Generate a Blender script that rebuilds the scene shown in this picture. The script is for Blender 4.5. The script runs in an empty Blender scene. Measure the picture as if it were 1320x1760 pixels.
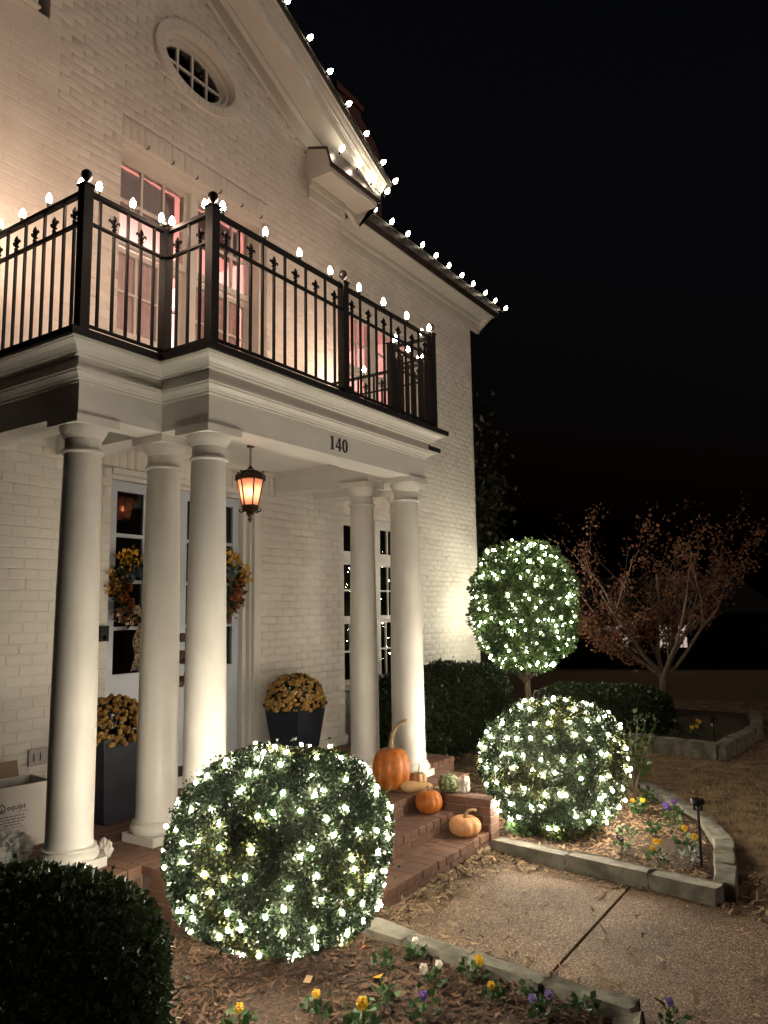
import bpy, bmesh, math, random
import numpy as np
from mathutils import Vector, Matrix
R = math.radians
rnd = random.Random(7)
nrg = np.random.default_rng(11)
scene = bpy.context.scene
COL = scene.collection

# ------------------------------------------------------------------ camera
CAM = np.array([0.0, 0.0, 1.788])
yaw, pitch, roll = R(33.45), R(7.41), R(-0.95)
_f = np.array([math.cos(yaw)*math.cos(pitch), math.sin(yaw)*math.cos(pitch), math.sin(pitch)])
_r = np.array([math.sin(yaw), -math.cos(yaw), 0.0])
_u = np.cross(_r, _f)
_r, _u = math.cos(roll)*_r+math.sin(roll)*_u, -math.sin(roll)*_r+math.cos(roll)*_u
cd = bpy.data.cameras.new('camera'); cam = bpy.data.objects.new('camera', cd); COL.objects.link(cam)
cam.matrix_world = Matrix(((_r[0], _u[0], -_f[0], CAM[0]), (_r[1], _u[1], -_f[1], CAM[1]), (_r[2], _u[2], -_f[2], CAM[2]), (0, 0, 0, 1)))
cd.sensor_width = 36; cd.lens = 36*1300/1760; cd.clip_start = .02; cd.clip_end = 600
scene.camera = cam

def pix(p):
    d = np.asarray(p, float)-CAM; k = d@_f
    return 660+1300*(d@_r)/k, 880-1300*(d@_u)/k, k

# ------------------------------------------------------------------ world, fill sun, exposure
w = bpy.data.worlds.new('World'); scene.world = w; w.use_nodes = True
nt = w.node_tree; bg = nt.nodes['Background']
sky = nt.nodes.new('ShaderNodeTexSky'); sky.sky_type = 'NISHITA'; sky.sun_disc = False
sky.sun_elevation = R(-4.2); sky.sun_rotation = R(200)
nt.links.new(sky.outputs[0], bg.inputs[0]); bg.inputs[1].default_value = .15
sd = bpy.data.lights.new('fill_sun', 'SUN'); sd.energy = .32; sd.angle = R(30); sd.color = (1, .82, .66)  # soft warm sun lamp added as general fill, no visible source
so = bpy.data.objects.new('fill_sun', sd); COL.objects.link(so); so.rotation_euler = Vector((-.38, .85, -.40)).to_track_quat('-Z', 'Y').to_euler()
vs = scene.view_settings
vs.view_transform = 'Standard'; vs.look = 'None'; vs.exposure = 0.3; vs.gamma = 1.0; vs.use_curve_mapping = False
scene.cycles.use_denoising = True
scene.cycles.sample_clamp_indirect = 4.0
scene.cycles.max_bounces = 6; scene.cycles.diffuse_bounces = 3; scene.cycles.glossy_bounces = 3
scene.cycles.transparent_max_bounces = 12; scene.cycles.caustics_reflective = False; scene.cycles.caustics_refractive = False

RAIL_L, ROOF_L, BUSH_L, TOPI_L = 240.0, 29.0, 330.0, 92.0
WARM, COOLW = (1, .685, .49), (1, .885, .70)

# ------------------------------------------------------------------ materials
MATS = {}
def mat(name, c1, c2=None, rough=.6, scale=20, bump=0, bscale=None, metal=0, spec=.4, island=False, objrand=False, transl=0, detail=4, coat=0, ramp=(.35, .65)):
    m = bpy.data.materials.new(name); m.use_nodes = True; t = m.node_tree; b = t.nodes['Principled BSDF']
    b.inputs['Roughness'].default_value = rough; b.inputs['Metallic'].default_value = metal
    b.inputs['Specular IOR Level'].default_value = spec; b.inputs['Coat Weight'].default_value = coat
    geo = t.nodes.new('ShaderNodeNewGeometry')
    csock = None
    if c2 is not None:
        mx = t.nodes.new('ShaderNodeMix'); mx.data_type = 'RGBA'
        mx.inputs[6].default_value = (*c1, 1); mx.inputs[7].default_value = (*c2, 1)
        if island: t.links.new(geo.outputs['Random Per Island'], mx.inputs[0])
        elif objrand:
            oi = t.nodes.new('ShaderNodeObjectInfo')
            n = t.nodes.new('ShaderNodeTexNoise'); n.inputs['Scale'].default_value = scale; n.inputs['Detail'].default_value = detail
            t.links.new(geo.outputs['Position'], n.inputs['Vector'])
            ma = t.nodes.new('ShaderNodeMath'); ma.operation = 'MULTIPLY_ADD'; ma.inputs[1].default_value = .6
            t.links.new(oi.outputs['Random'], ma.inputs[0])
            ms = t.nodes.new('ShaderNodeMath'); ms.operation = 'MULTIPLY_ADD'; ms.inputs[1].default_value = .9; ms.inputs[2].default_value = -.25
            t.links.new(n.outputs['Fac'], ms.inputs[0]); t.links.new(ms.outputs[0], ma.inputs[2]); ma.use_clamp = True
            t.links.new(ma.outputs[0], mx.inputs[0])
        else:
            n = t.nodes.new('ShaderNodeTexNoise'); n.inputs['Scale'].default_value = scale; n.inputs['Detail'].default_value = detail
            t.links.new(geo.outputs['Position'], n.inputs['Vector'])
            mr = t.nodes.new('ShaderNodeMapRange'); mr.inputs[1].default_value = ramp[0]; mr.inputs[2].default_value = ramp[1]
            t.links.new(n.outputs['Fac'], mr.inputs[0]); t.links.new(mr.outputs[0], mx.inputs[0])
        csock = mx.outputs[2]; t.links.new(csock, b.inputs['Base Color'])
    else: b.inputs['Base Color'].default_value = (*c1, 1)
    if bump:
        n2 = t.nodes.new('ShaderNodeTexNoise'); n2.inputs['Scale'].default_value = bscale or scale*2; n2.inputs['Detail'].default_value = 5
        t.links.new(geo.outputs['Position'], n2.inputs['Vector'])
        bp = t.nodes.new('ShaderNodeBump'); bp.inputs['Strength'].default_value = 1; bp.inputs['Distance'].default_value = bump
        t.links.new(n2.outputs['Fac'], bp.inputs['Height']); t.links.new(bp.outputs[0], b.inputs['Normal'])
    if transl:
        tr = t.nodes.new('ShaderNodeBsdfTranslucent'); ms = t.nodes.new('ShaderNodeMixShader'); ms.inputs[0].default_value = transl
        if csock: t.links.new(csock, tr.inputs[0])
        else: tr.inputs[0].default_value = (*c1, 1)
        t.links.new(b.outputs[0], ms.inputs[1]); t.links.new(tr.outputs[0], ms.inputs[2])
        t.links.new(ms.outputs[0], t.nodes['Material Output'].inputs[0])
    MATS[name] = m; return m

def emis(name, col, s):
    m = bpy.data.materials.new(name); m.use_nodes = True; t = m.node_tree; t.nodes.clear()
    e = t.nodes.new('ShaderNodeEmission'); e.inputs[0].default_value = (*col, 1); e.inputs[1].default_value = s
    o = t.nodes.new('ShaderNodeOutputMaterial'); t.links.new(e.outputs[0], o.inputs[0]); MATS[name] = m; return m

def glassmat(name, tint=(1, 1, 1), rough=.0, boost=1.0):
    m = bpy.data.materials.new(name); m.use_nodes = True; t = m.node_tree; t.nodes.clear()
    tr = t.nodes.new('ShaderNodeBsdfTransparent'); tr.inputs[0].default_value = (*tint, 1)
    gl = t.nodes.new('ShaderNodeBsdfGlossy'); gl.inputs['Roughness'].default_value = rough
    fr = t.nodes.new('ShaderNodeFresnel'); fr.inputs[0].default_value = 1.5
    mu = t.nodes.new('ShaderNodeMath'); mu.operation = 'MULTIPLY'; mu.inputs[1].default_value = boost; mu.use_clamp = True
    mx = t.nodes.new('ShaderNodeMixShader'); o = t.nodes.new('ShaderNodeOutputMaterial')
    t.links.new(fr.outputs[0], mu.inputs[0]); t.links.new(mu.outputs[0], mx.inputs[0]); t.links.new(tr.outputs[0], mx.inputs[1]); t.links.new(gl.outputs[0], mx.inputs[2]); t.links.new(mx.outputs[0], o.inputs[0])
    MATS[name] = m; return m

mat('brickpaint', (.74, .70, .64), (.66, .61, .55), rough=.55, scale=3, bump=.0016, bscale=45)
mat('trim', (.71, .69, .635), (.67, .645, .595), rough=.4, scale=6, bump=.0003, bscale=60)
mat('column', (.72, .69, .635), (.66, .63, .575), rough=.42, scale=3.5, bump=.0006, bscale=18)
mat('blackmetal', (.007, .0065, .0065), (.011, .010, .010), rough=.5, scale=30, spec=.22)
mat('slab', (.008, .0075, .007), (.014, .012, .012), rough=.6, scale=8, spec=.25)
mat('darkmetal', (.05, .04, .038), (.09, .07, .065), rough=.35, scale=6, metal=.6)
mat('shingle', (.03, .028, .027), (.06, .055, .05), rough=.85, scale=12, bump=.004)
mat('bronze', (.035, .022, .014), (.07, .045, .025), rough=.4, scale=60, metal=.7, bump=.001, bscale=120)
mat('doorpaint', (.52, .56, .63), (.47, .51, .58), rough=.35, scale=5)
mat('pinkwall', (.74, .51, .475), (.70, .47, .44), rough=.8, scale=2)
mat('mauve', (.30, .20, .20), (.24, .16, .165), rough=.9, scale=8)
mat('curtain', (.46, .36, .32), (.38, .29, .26), rough=.9, scale=10, transl=.25)
mat('darkroom', (.05, .045, .04), (.035, .03, .028), rough=.8, scale=3)
mat('redbrick', (.12, .062, .045), (.235, .125, .085), rough=.8, scale=30, bump=.002, bscale=120, objrand=True)
mat('mortar', (.24, .20, .17), (.17, .14, .12), rough=.9, scale=60, bump=.002, bscale=150)
mat('chimneybrick', (.16, .06, .045), (.10, .04, .03), rough=.9, scale=20, bump=.003)
mat('stone', (.235, .22, .175), (.11, .105, .08), rough=.9, scale=9, bump=.008, bscale=28)
mat('mulchground', (.035, .021, .014), (.075, .046, .028), rough=.95, scale=40, bump=.012, bscale=70)
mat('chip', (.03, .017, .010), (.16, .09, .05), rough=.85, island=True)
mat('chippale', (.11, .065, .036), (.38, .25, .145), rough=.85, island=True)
mat('litter', (.05, .028, .016), (.52, .37, .22), rough=.85, island=True)
mat('lawn', (.10, .066, .036), (.30, .205, .115), rough=.95, scale=6, bump=.02, bscale=30)
mat('blade', (.22, .15, .08), (.50, .37, .22), rough=.9, island=True, transl=.2)
mat('boxleaf', (.010, .022, .010), (.034, .054, .020), rough=.4, island=True, transl=.22)
mat('yellowleaf', (.06, .075, .015), (.13, .115, .028), rough=.45, island=True, transl=.3)
mat('darkleaf', (.014, .028, .011), (.038, .062, .022), rough=.35, island=True, transl=.2)
mat('hollyleaf', (.03, .058, .018), (.085, .135, .042), rough=.3, island=True, transl=.25)
mat('magnolia', (.016, .02, .010), (.04, .04, .02), rough=.4, island=True, transl=.2)
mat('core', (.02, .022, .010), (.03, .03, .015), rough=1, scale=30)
mat('bark', (.12, .085, .06), (.20, .15, .11), rough=.9, scale=30, bump=.004)
mat('brownleaf', (.13, .055, .032), (.28, .125, .065), rough=.75, island=True, transl=.3)
mat('greenwire', (.01, .03, .015), rough=.5)
mat('pumpkin', (.56, .18, .03), (.36, .095, .016), rough=.45, scale=22, bump=.001, bscale=40)
mat('palepumpkin', (.60, .25, .09), (.62, .36, .18), rough=.55, scale=30, bump=.001, bscale=50)
mat('tanpumpkin', (.55, .36, .20), (.42, .24, .12), rough=.55, scale=25, bump=.001)
mat('gourd', (.62, .42, .20), (.56, .35, .15), rough=.45, scale=10)
mat('greenpumpkin', (.05, .08, .03), (.30, .30, .15), rough=.5, scale=38, bump=.002, ramp=(.45, .6))
mat('stem', (.22, .15, .08), (.34, .25, .15), rough=.8, scale=60, bump=.002)
mat('planter', (.012, .015, .026), (.02, .024, .038), rough=.5, scale=9, bump=.001)
mat('mum', (.34, .17, .035), (.56, .36, .11), rough=.7, island=True, transl=.15)
mat('plastic', (.75, .74, .72), rough=.25, transl=.45)
mat('card', (.70, .66, .61), (.64, .60, .55), rough=.8, scale=6)
mat('cardinner', (.28, .19, .13), rough=.9)
mat('ink', (.02, .02, .022), rough=.7)
mat('petal_yellow', (.74, .50, .03), (.66, .36, .015), rough=.5, island=True, transl=.3)
mat('petal_white', (.80, .76, .68), (.72, .66, .60), rough=.5, island=True, transl=.3)
mat('petal_purple', (.10, .04, .30), (.16, .07, .38), rough=.5, island=True, transl=.3)
mat('petal_violet', (.32, .24, .55), (.25, .18, .48), rough=.5, island=True, transl=.3)
mat('petal_dark', (.02, .008, .02), (.04, .012, .04), rough=.5, island=True, transl=.1)
mat('pansyleaf', (.03, .07, .022), (.07, .13, .045), rough=.45, island=True, transl=.25)
mat('greyleaf', (.22, .27, .24), (.32, .36, .33), rough=.6, island=True, transl=.2)
mat('wr_orange', (.36, .11, .035), (.45, .17, .06), rough=.8, island=True)
mat('wr_yellow', (.60, .34, .03), (.50, .25, .02), rough=.8, island=True)
mat('wr_blue', (.10, .14, .19), (.16, .20, .25), rough=.8, island=True)
mat('wr_cream', (.62, .50, .34), (.52, .38, .24), rough=.8, island=True)
mat('burlap', (.30, .22, .12), (.05, .04, .035), rough=.95, scale=60, ramp=(.45, .55))
mat('switchplate', (.42, .39, .36), rough=.4)
mat('farwall', (.03, .027, .025), (.02, .018, .017), rough=.9, scale=4)
emis('rail_bulb', WARM, RAIL_L); emis('roof_bulb', (1, .86, .64), ROOF_L); emis('net_bulb', COOLW, BUSH_L); emis('topi_bulb', (1, .92, .72), TOPI_L)
emis('room_lamp', (1, .80, .73), 680); emis('room_fill', (1, .7, .5), 9); emis('lamp_flame', (1, .46, .28), 80); emis('far_pane', (1, .78, .72), .42); emis('far_dim', (1, .62, .42), .10)
glassmat('glass'); glassmat('doorglass', (.55, .55, .55), boost=1.3)
m = glassmat('solar', (.1, .1, .1), boost=2)
# amber lantern glass: lets the flame through, tinted, and glows from the diffused flame
m = bpy.data.materials.new('amber'); m.use_nodes = True; t = m.node_tree; t.nodes.clear()
a_ = t.nodes.new('ShaderNodeBsdfTransparent'); a_.inputs[0].default_value = (1, .60, .44, 1)
e_ = t.nodes.new('ShaderNodeBsdfTranslucent'); e_.inputs[0].default_value = (.95, .56, .42, 1)
x_ = t.nodes.new('ShaderNodeMixShader'); x_.inputs[0].default_value = .8; o_ = t.nodes.new('ShaderNodeOutputMaterial')
t.links.new(a_.outputs[0], x_.inputs[1]); t.links.new(e_.outputs[0], x_.inputs[2]); t.links.new(x_.outputs[0], o_.inputs[0]); MATS['amber'] = m
# exposed aggregate
m = mat('aggregate', (.2, .13, .085), rough=.75); t = m.node_tree; b = t.nodes['Principled BSDF']
g = t.nodes.new('ShaderNodeNewGeometry'); v = t.nodes.new('ShaderNodeTexVoronoi'); v.inputs['Scale'].default_value = 125; v.inputs['Randomness'].default_value = 1
t.links.new(g.outputs['Position'], v.inputs['Vector'])
cr = t.nodes.new('ShaderNodeValToRGB'); el = cr.color_ramp.elements
el[0].color = (.24, .135, .075, 1); el[1].color = (.76, .58, .40, 1); e2 = el.new(.45); e2.color = (.39, .255, .165, 1); e3 = el.new(.8); e3.color = (.51, .355, .24, 1)
sx = t.nodes.new('ShaderNodeSeparateColor'); t.links.new(v.outputs['Color'], sx.inputs[0]); t.links.new(sx.outputs[0], cr.inputs[0])
dk = t.nodes.new('ShaderNodeMapRange'); dk.inputs[1].default_value = .2; dk.inputs[2].default_value = .62; dk.inputs[3].default_value = 1; dk.inputs[4].default_value = .45
v2 = t.nodes.new('ShaderNodeTexNoise'); v2.inputs['Scale'].default_value = 2.2; t.links.new(g.outputs['Position'], v2.inputs['Vector'])
t.links.new(v.outputs['Distance'], dk.inputs[0])
mm = t.nodes.new('ShaderNodeMix'); mm.data_type = 'RGBA'; mm.blend_type = 'MULTIPLY'; mm.inputs[0].default_value = 1
t.links.new(cr.outputs[0], mm.inputs[6]); t.links.new(dk.outputs[0], mm.inputs[7])
st = t.nodes.new('ShaderNodeMapRange'); st.inputs[1].default_value = .3; st.inputs[2].default_value = .7; st.inputs[3].default_value = .65; st.inputs[4].default_value = 1.05
t.links.new(v2.outputs['Fac'], st.inputs[0])
m3 = t.nodes.new('ShaderNodeMix'); m3.data_type = 'RGBA'; m3.blend_type = 'MULTIPLY'; m3.inputs[0].default_value = 1
t.links.new(mm.outputs[2], m3.inputs[6]); t.links.new(st.outputs[0], m3.inputs[7]); t.links.new(m3.outputs[2], b.inputs['Base Color'])
bp = t.nodes.new('ShaderNodeBump'); bp.inputs['Distance'].default_value = .004; bp.invert = True
t.links.new(v.outputs['Distance'], bp.inputs['Height']); t.links.new(bp.outputs[0], b.inputs['Normal'])

# ------------------------------------------------------------------ mesh helpers
class MB:
    def __init__(s): s.v = []; s.f = []
    def add(s, vs, fs):
        o = len(s.v); s.v += [tuple(p) for p in vs]; s.f += [tuple(i+o for i in f) for f in fs]; return s
    def box(s, x0, x1, y0, y1, z0, z1):
        return s.add([(x0, y0, z0), (x1, y0, z0), (x1, y1, z0), (x0, y1, z0), (x0, y0, z1), (x1, y0, z1), (x1, y1, z1), (x0, y1, z1)],
                     [(0, 3, 2, 1), (4, 5, 6, 7), (0, 1, 5, 4), (1, 2, 6, 5), (2, 3, 7, 6), (3, 0, 4, 7)])
    def lathe(s, prof, c=(0, 0, 0), n=24, sq=None):
        vs = []; k = len(prof)
        for r, z in prof:
            for i in range(n):
                a = 2*math.pi*i/n; vs.append((c[0]+r*math.cos(a), c[1]+r*math.sin(a), c[2]+z))
        fs = [(j*n+i, j*n+(i+1) % n, (j+1)*n+(i+1) % n, (j+1)*n+i) for j in range(k-1) for i in range(n)]
        fs.append(tuple(range(n))[::-1]); fs.append(tuple((k-1)*n+i for i in range(n)))
        return s.add(vs, fs)
    def tube(s, pts, rad, n=6, cap=True):
        pts = [Vector(p) for p in pts]; m = len(pts)
        if not hasattr(rad, '__len__'): rad = [rad]*m
        vs = []; up = None
        for i, p in enumerate(pts):
            d = (pts[min(i+1, m-1)]-pts[max(i-1, 0)])
            d = d.normalized() if d.length > 1e-9 else Vector((0, 0, 1))
            if up is None: up = d.orthogonal().normalized()
            else:
                up = (up-d*up.dot(d)); up = up.normalized() if up.length > 1e-6 else d.orthogonal().normalized()
            q = d.cross(up)
            for j in range(n):
                a = 2*math.pi*j/n; vs.append(p+(up*math.cos(a)+q*math.sin(a))*rad[i])
        fs = [(i*n+j, i*n+(j+1) % n, (i+1)*n+(j+1) % n, (i+1)*n+j) for i in range(m-1) for j in range(n)]
        if cap: fs += [tuple(range(n))[::-1], tuple((m-1)*n+j for j in range(n))]
        return s.add(vs, fs)
    def poly(s, pts, z0, z1):
        n = len(pts)
        return s.add([(x, y, z0) for x, y in pts]+[(x, y, z1) for x, y in pts], [tuple(range(n))[::-1], tuple(range(n, 2*n))]+[(i, (i+1) % n, (i+1) % n+n, i+n) for i in range(n)])
    def mesh(s, name):
        m = bpy.data.meshes.new(name); m.from_pydata([tuple(p) for p in s.v], [], s.f); m.update(); return m
    def build(s, name, mt, parent=None, smooth=False, fix=False):
        m = s.mesh(name)
        if fix:
            bm = bmesh.new(); bm.from_mesh(m); bmesh.ops.recalc_face_normals(bm, faces=bm.faces); bm.to_mesh(m); bm.free()
        return link(name, m, mt, parent, smooth)

def link(name, mesh, mt, parent=None, smooth=False, loc=None, local=False):
    if mt is not None and not mesh.materials: mesh.materials.append(MATS[mt])
    if smooth:
        mesh.polygons.foreach_set('use_smooth', [True]*len(mesh.polygons))
        if smooth == 'auto':
            mesh.set_sharp_from_angle(angle=R(38))
    o = bpy.data.objects.new(name, mesh); COL.objects.link(o)
    if parent is not None:
        o.parent = parent
        if not local:      # data are in world space
            o.matrix_parent_inverse = Matrix.Translation(-WPOS.get(parent.name, Vector((0, 0, 0))))
    if loc is not None: o.location = loc
    return o
WPOS = {}
def tag(o, label=None, cat=None, group=None, kind=None):
    if label: o['label'] = label
    if cat: o['category'] = cat
    if group: o['group'] = group
    if kind: o['kind'] = kind
    return o
def thing(name, label, cat, loc=(0, 0, 0), group=None, kind=None):
    o = bpy.data.objects.new(name, None); COL.objects.link(o); o.location = loc; o.empty_display_size = .1
    WPOS[o.name] = Vector(loc); return tag(o, label, cat, group, kind)
def nmesh(name, V, nper):
    """numpy quads/tris: V (k*nper,3), each polygon owns its verts"""
    V = np.asarray(V, np.float32).reshape(-1, 3); n = len(V); k = n//nper
    m = bpy.data.meshes.new(name); m.vertices.add(n); m.vertices.foreach_set('co', V.ravel())
    m.loops.add(n); m.loops.foreach_set('vertex_index', np.arange(n, dtype=np.int32))
    m.polygons.add(k); m.polygons.foreach_set('loop_start', np.arange(0, n, nper, dtype=np.int32)); m.polygons.foreach_set('loop_total', np.full(k, nper, np.int32))
    m.update(calc_edges=True); return m
def norm(a): return a/np.maximum(np.linalg.norm(a, axis=-1, keepdims=True), 1e-9)
def leafcloud(name, pts, nor, size, mt, parent=None, spread=.8, aspect=.45, fold=.25, kind=None, rng=nrg, sizevar=.4):
    n = len(pts); d = norm(nor+spread*rng.normal(size=(n, 3))); s = norm(np.cross(d, rng.normal(size=(n, 3)))); u = np.cross(s, d)
    L = (size*(1+sizevar*rng.uniform(-1, 1, n)))[:, None]
    V = np.empty((n, 4, 3)); V[:, 0] = pts; V[:, 2] = pts+d*L+u*L*.1
    mid = pts+d*L*.5; V[:, 1] = mid+s*L*aspect+u*L*fold; V[:, 3] = mid-s*L*aspect+u*L*fold
    o = link(name, nmesh(name, V.reshape(-1, 3), 4), mt, parent)
    if kind: o['kind'] = kind
    return o
def sq(mb_or_dims, bev, name):
    lx, ly, lz = mb_or_dims
    bm = bmesh.new(); bmesh.ops.create_cube(bm, size=1)
    for v in bm.verts: v.co = (v.co.x*lx, v.co.y*ly, v.co.z*lz)
    bmesh.ops.bevel(bm, geom=bm.edges[:], offset=bev, segments=1, affect='EDGES')
    m = bpy.data.meshes.new(name); bm.to_mesh(m); bm.free(); return m
def ico(name, r, sub=1, sc=(1, 1, 1)):
    bm = bmesh.new(); bmesh.ops.create_icosphere(bm, subdivisions=sub, radius=r)
    for v in bm.verts: v.co = (v.co.x*sc[0], v.co.y*sc[1], v.co.z*sc[2])
    for f in bm.faces: f.smooth = True
    m = bpy.data.meshes.new(name); bm.to_mesh(m); bm.free(); return m
def fnoise(p, s=1.0, seed=0):
    """cheap smooth pseudo noise on points, -1..1"""
    p = np.asarray(p)*s; a = seed*1.7
    return (np.sin(p[..., 0]*2.1+a+1.3*np.sin(p[..., 1]*1.7+a))+np.sin(p[..., 1]*2.3-a*.7+1.1*np.sin(p[..., 2]*1.9))+np.sin(p[..., 2]*2.7+a*.3+1.2*np.sin(p[..., 0]*1.6)))/3

# ------------------------------------------------------------------ measured layout (metres; camera over the origin, z 0 = walk)
FL = .342                       # porch floor
YP, YW = 5.128, 5.475           # pavilion wall face, wing wall face
XL, XR, XE = 2.46, 6.92, 11.0   # pavilion corners, wing end
XA = 4.64                       # entrance axis
ZB = 2.985                      # underside of the entablature
SOF = 6.667                     # soffit height

# ------------------------------------------------------------------ ground
def gz(x, y):
    r = np.hypot(x-6, y-2); t = np.clip((r-8.6)/20, 0, 1); return -3.0*t*t*(3-2*t)-.03
xs = np.concatenate([np.linspace(-150, -8, 12), np.linspace(-6, 24, 61), np.linspace(28, 70, 15), np.linspace(90, 260, 8)])
ys = np.concatenate([np.linspace(-150, -10, 12), np.linspace(-8, 14, 45), np.linspace(18, 60, 12), np.linspace(80, 200, 6)])
gx, gy = np.meshgrid(xs, ys); G = MB(); nx = len(xs)
G.v = [(float(a), float(b_), float(gz(a, b_)+.012*math.sin(a*3.1)*math.sin(b_*2.7))) for a, b_ in zip(gx.ravel(), gy.ravel())]
G.f = [(j*nx+i, j*nx+i+1, (j+1)*nx+i+1, (j+1)*nx+i) for j in range(len(ys)-1) for i in range(nx-1)]
tag(G.build('lawn', 'lawn', smooth=True), kind='structure')
# walk: two slabs and a groove between
wk = thing('walkway', None, None, (4.4, 1.5, 0), kind='structure')
MB().poly([(3.52, 1.553), (5.42, 1.553), (5.45, 2.72), (3.62, 2.72)], -.12, 0).build('slab', 'aggregate', wk)
MB().poly([(3.30, -3.0), (4.9, -3.0), (5.12, .75), (5.20, 1.0), (5.25, 1.535), (3.52, 1.535)], -.12, 0).build('slab', 'aggregate', wk)
MB().poly([(3.4, 1.52), (5.4, 1.52), (5.4, 1.57), (3.4, 1.57)], -.14, -.03).build('joint_filler', 'mulchground', wk)
MB().poly([(3.30, -3.0), (-2, -3), (-2, .9), (3.46, .9)], -.12, -.004).build('slab', 'aggregate', wk)
MB().poly([(4.91, -3.0), (9, -3), (9, -.5), (5.35, .35), (5.13, .74)], -.12, -.006).build('slab', 'aggregate', wk)

# ------------------------------------------------------------------ house
house = thing('house', 'two storey white painted brick house with gabled entrance pavilion', 'house', (4.64, 5.13, 0))
NC = {}
def unit_brick():
    v = []; 
    for yy, i1, i2 in ((0, 0, 0), (-.45, 0, 0), (-1, .026, .085)):
        v += [(-.5+i1, yy, -.5+i2), (.5-i1, yy, -.5+i2), (.5-i1, yy, .5-i2), (-.5+i1, yy, .5-i2)]
    f = [(8, 9, 10, 11)]
    for k in (0, 4): f += [(k+i, k+(i+1) % 4, k+4+(i+1) % 4, k+4+i) for i in range(4)]
    return np.array(v), f
UV, UF = unit_brick()
ubm = bpy.data.meshes.new('brick'); ubm.from_pydata([tuple(a) for a in UV], [], UF); ubm.materials.append(MATS['brickpaint']); ubm.update()
ALLB = []
CH, BL = .076, .206
def lay(y, xmin, xmax, z0, z1, cut, lim=None, wall='front'):
    """running bond brick intervals; returns backing boxes"""
    back = []; k = 0; z = z0
    while z < z1-.01:
        zc = z+CH/2; a, b_ = xmin, xmax
        if lim: a, b_ = lim(zc, a, b_)
        iv = [(a, b_)] if b_-a > .03 else []
        for c in cut:
            r = c(zc)
            if r is None: continue
            nv = []
            for p, q in iv:
                if r[0] > p: nv.append((p, min(q, r[0])))
                if r[1] < q: nv.append((max(p, r[1]), q))
            iv = [i for i in nv if i[1]-i[0] > .02]
        for p, q in iv:
            back.append((p, q, z, z+CH))
            off = (k % 2)*BL/2+rnd.uniform(-.012, .012)
            x = math.floor((p-off)/BL)*BL+off
            e = [p]
            while x < q:
                if x > p+.035 and x < q-.035: e.append(x+rnd.uniform(-.006, .006))
                x += BL
            e.append(q)
            for u0, u1 in zip(e[:-1], e[1:]): ALLB.append((wall, (u0+u1)/2, y, zc, u1-u0-rnd.uniform(.004, .009), CH-rnd.uniform(.004, .008), False))
        z += CH; k += 1
    return back
def rect(x0, x1, z0, z1): return lambda z: (x0, x1) if z0 < z < z1 else None
OVC, OVA, OVB = (4.66, 7.0), .50, .335
def oval(z):
    t = 1-((z-OVC[1])/(OVB+.02))**2
    return (OVC[0]-(OVA+.02)*math.sqrt(t), OVC[0]+(OVA+.02)*math.sqrt(t)) if t > 0 else None
UPW = (3.80, 5.62, 3.40, 5.86)      # upper opening
DOOR = (3.80, 5.44, .30, 2.97)
RZ = lambda x: 7.15+.5*(6-x) if x > XA else 7.15+.5*(6-(2*XA-x))   # rake line on the wall
def glim(z, a, b_):
    if z <= 6.45: return a, b_
    xr = 6-(z-7.15)/.5
    if z < 7.05: xr = min(xr, 6.95)
    xl = 2*XA-xr
    if z < 7.1: xr, xl = min(xr, 6.30), max(xl, 3.10)
    return max(a, xl), min(b_, xr)
bk = lay(YP, XL, XR, .0, 7.9, [rect(*UPW[:2], UPW[2], UPW[3]), rect(UPW[0]-.0, UPW[1]+.0, UPW[3], 6.06), rect(*DOOR[:2], DOOR[2], DOOR[3]), rect(DOOR[0]-.32, DOOR[1]+.32, DOOR[3], 3.16), oval], glim)
F = MB()
for p, q, z0, z1 in bk: F.box(p, q, YP+.004, YP+.20, z0, z1)
F.box(UPW[0], UPW[1], YP+.004, YP+.2, UPW[3], 6.06); F.box(DOOR[0]-.32, DOOR[1]+.32, YP+.004, YP+.2, DOOR[3], 3.16)
F.box(XR-.2, XR-.002, YP+.2, YW+.1, 0, 6.7); F.box(XL+.002, XL+.2, YP+.2, YW+4, 0, 6.7)
fw = F.build('front_wall', 'brickpaint', house)
LWO, UWO = (7.2, 9.18, .85, 2.97), (7.2, 9.18, 4.15, 5.72)
bk = lay(YW, XR, XE, .0, 6.47, [rect(*LWO[:2], *LWO[2:]), rect(*UWO[:2], *UWO[2:])], None, 'wing')
F = MB()
for p, q, z0, z1 in bk: F.box(p, q, YW+.004, YW+.20, z0, z1)
F.box(XE-.2, XE-.004, YW+.2, 12, 0, 6.7)
ww = F.build('wing_wall', 'brickpaint', house)
# soldier courses
x = UPW[0]
while x < UPW[1]-.03: ALLB.append(('front', x+.038, YP, 5.96, .0745, .197, True)); x += .076
x = DOOR[0]-.32
while x < DOOR[1]+.29: ALLB.append(('front', x+.038, YP, 3.065, .068, .182, True)); x += .076
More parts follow.
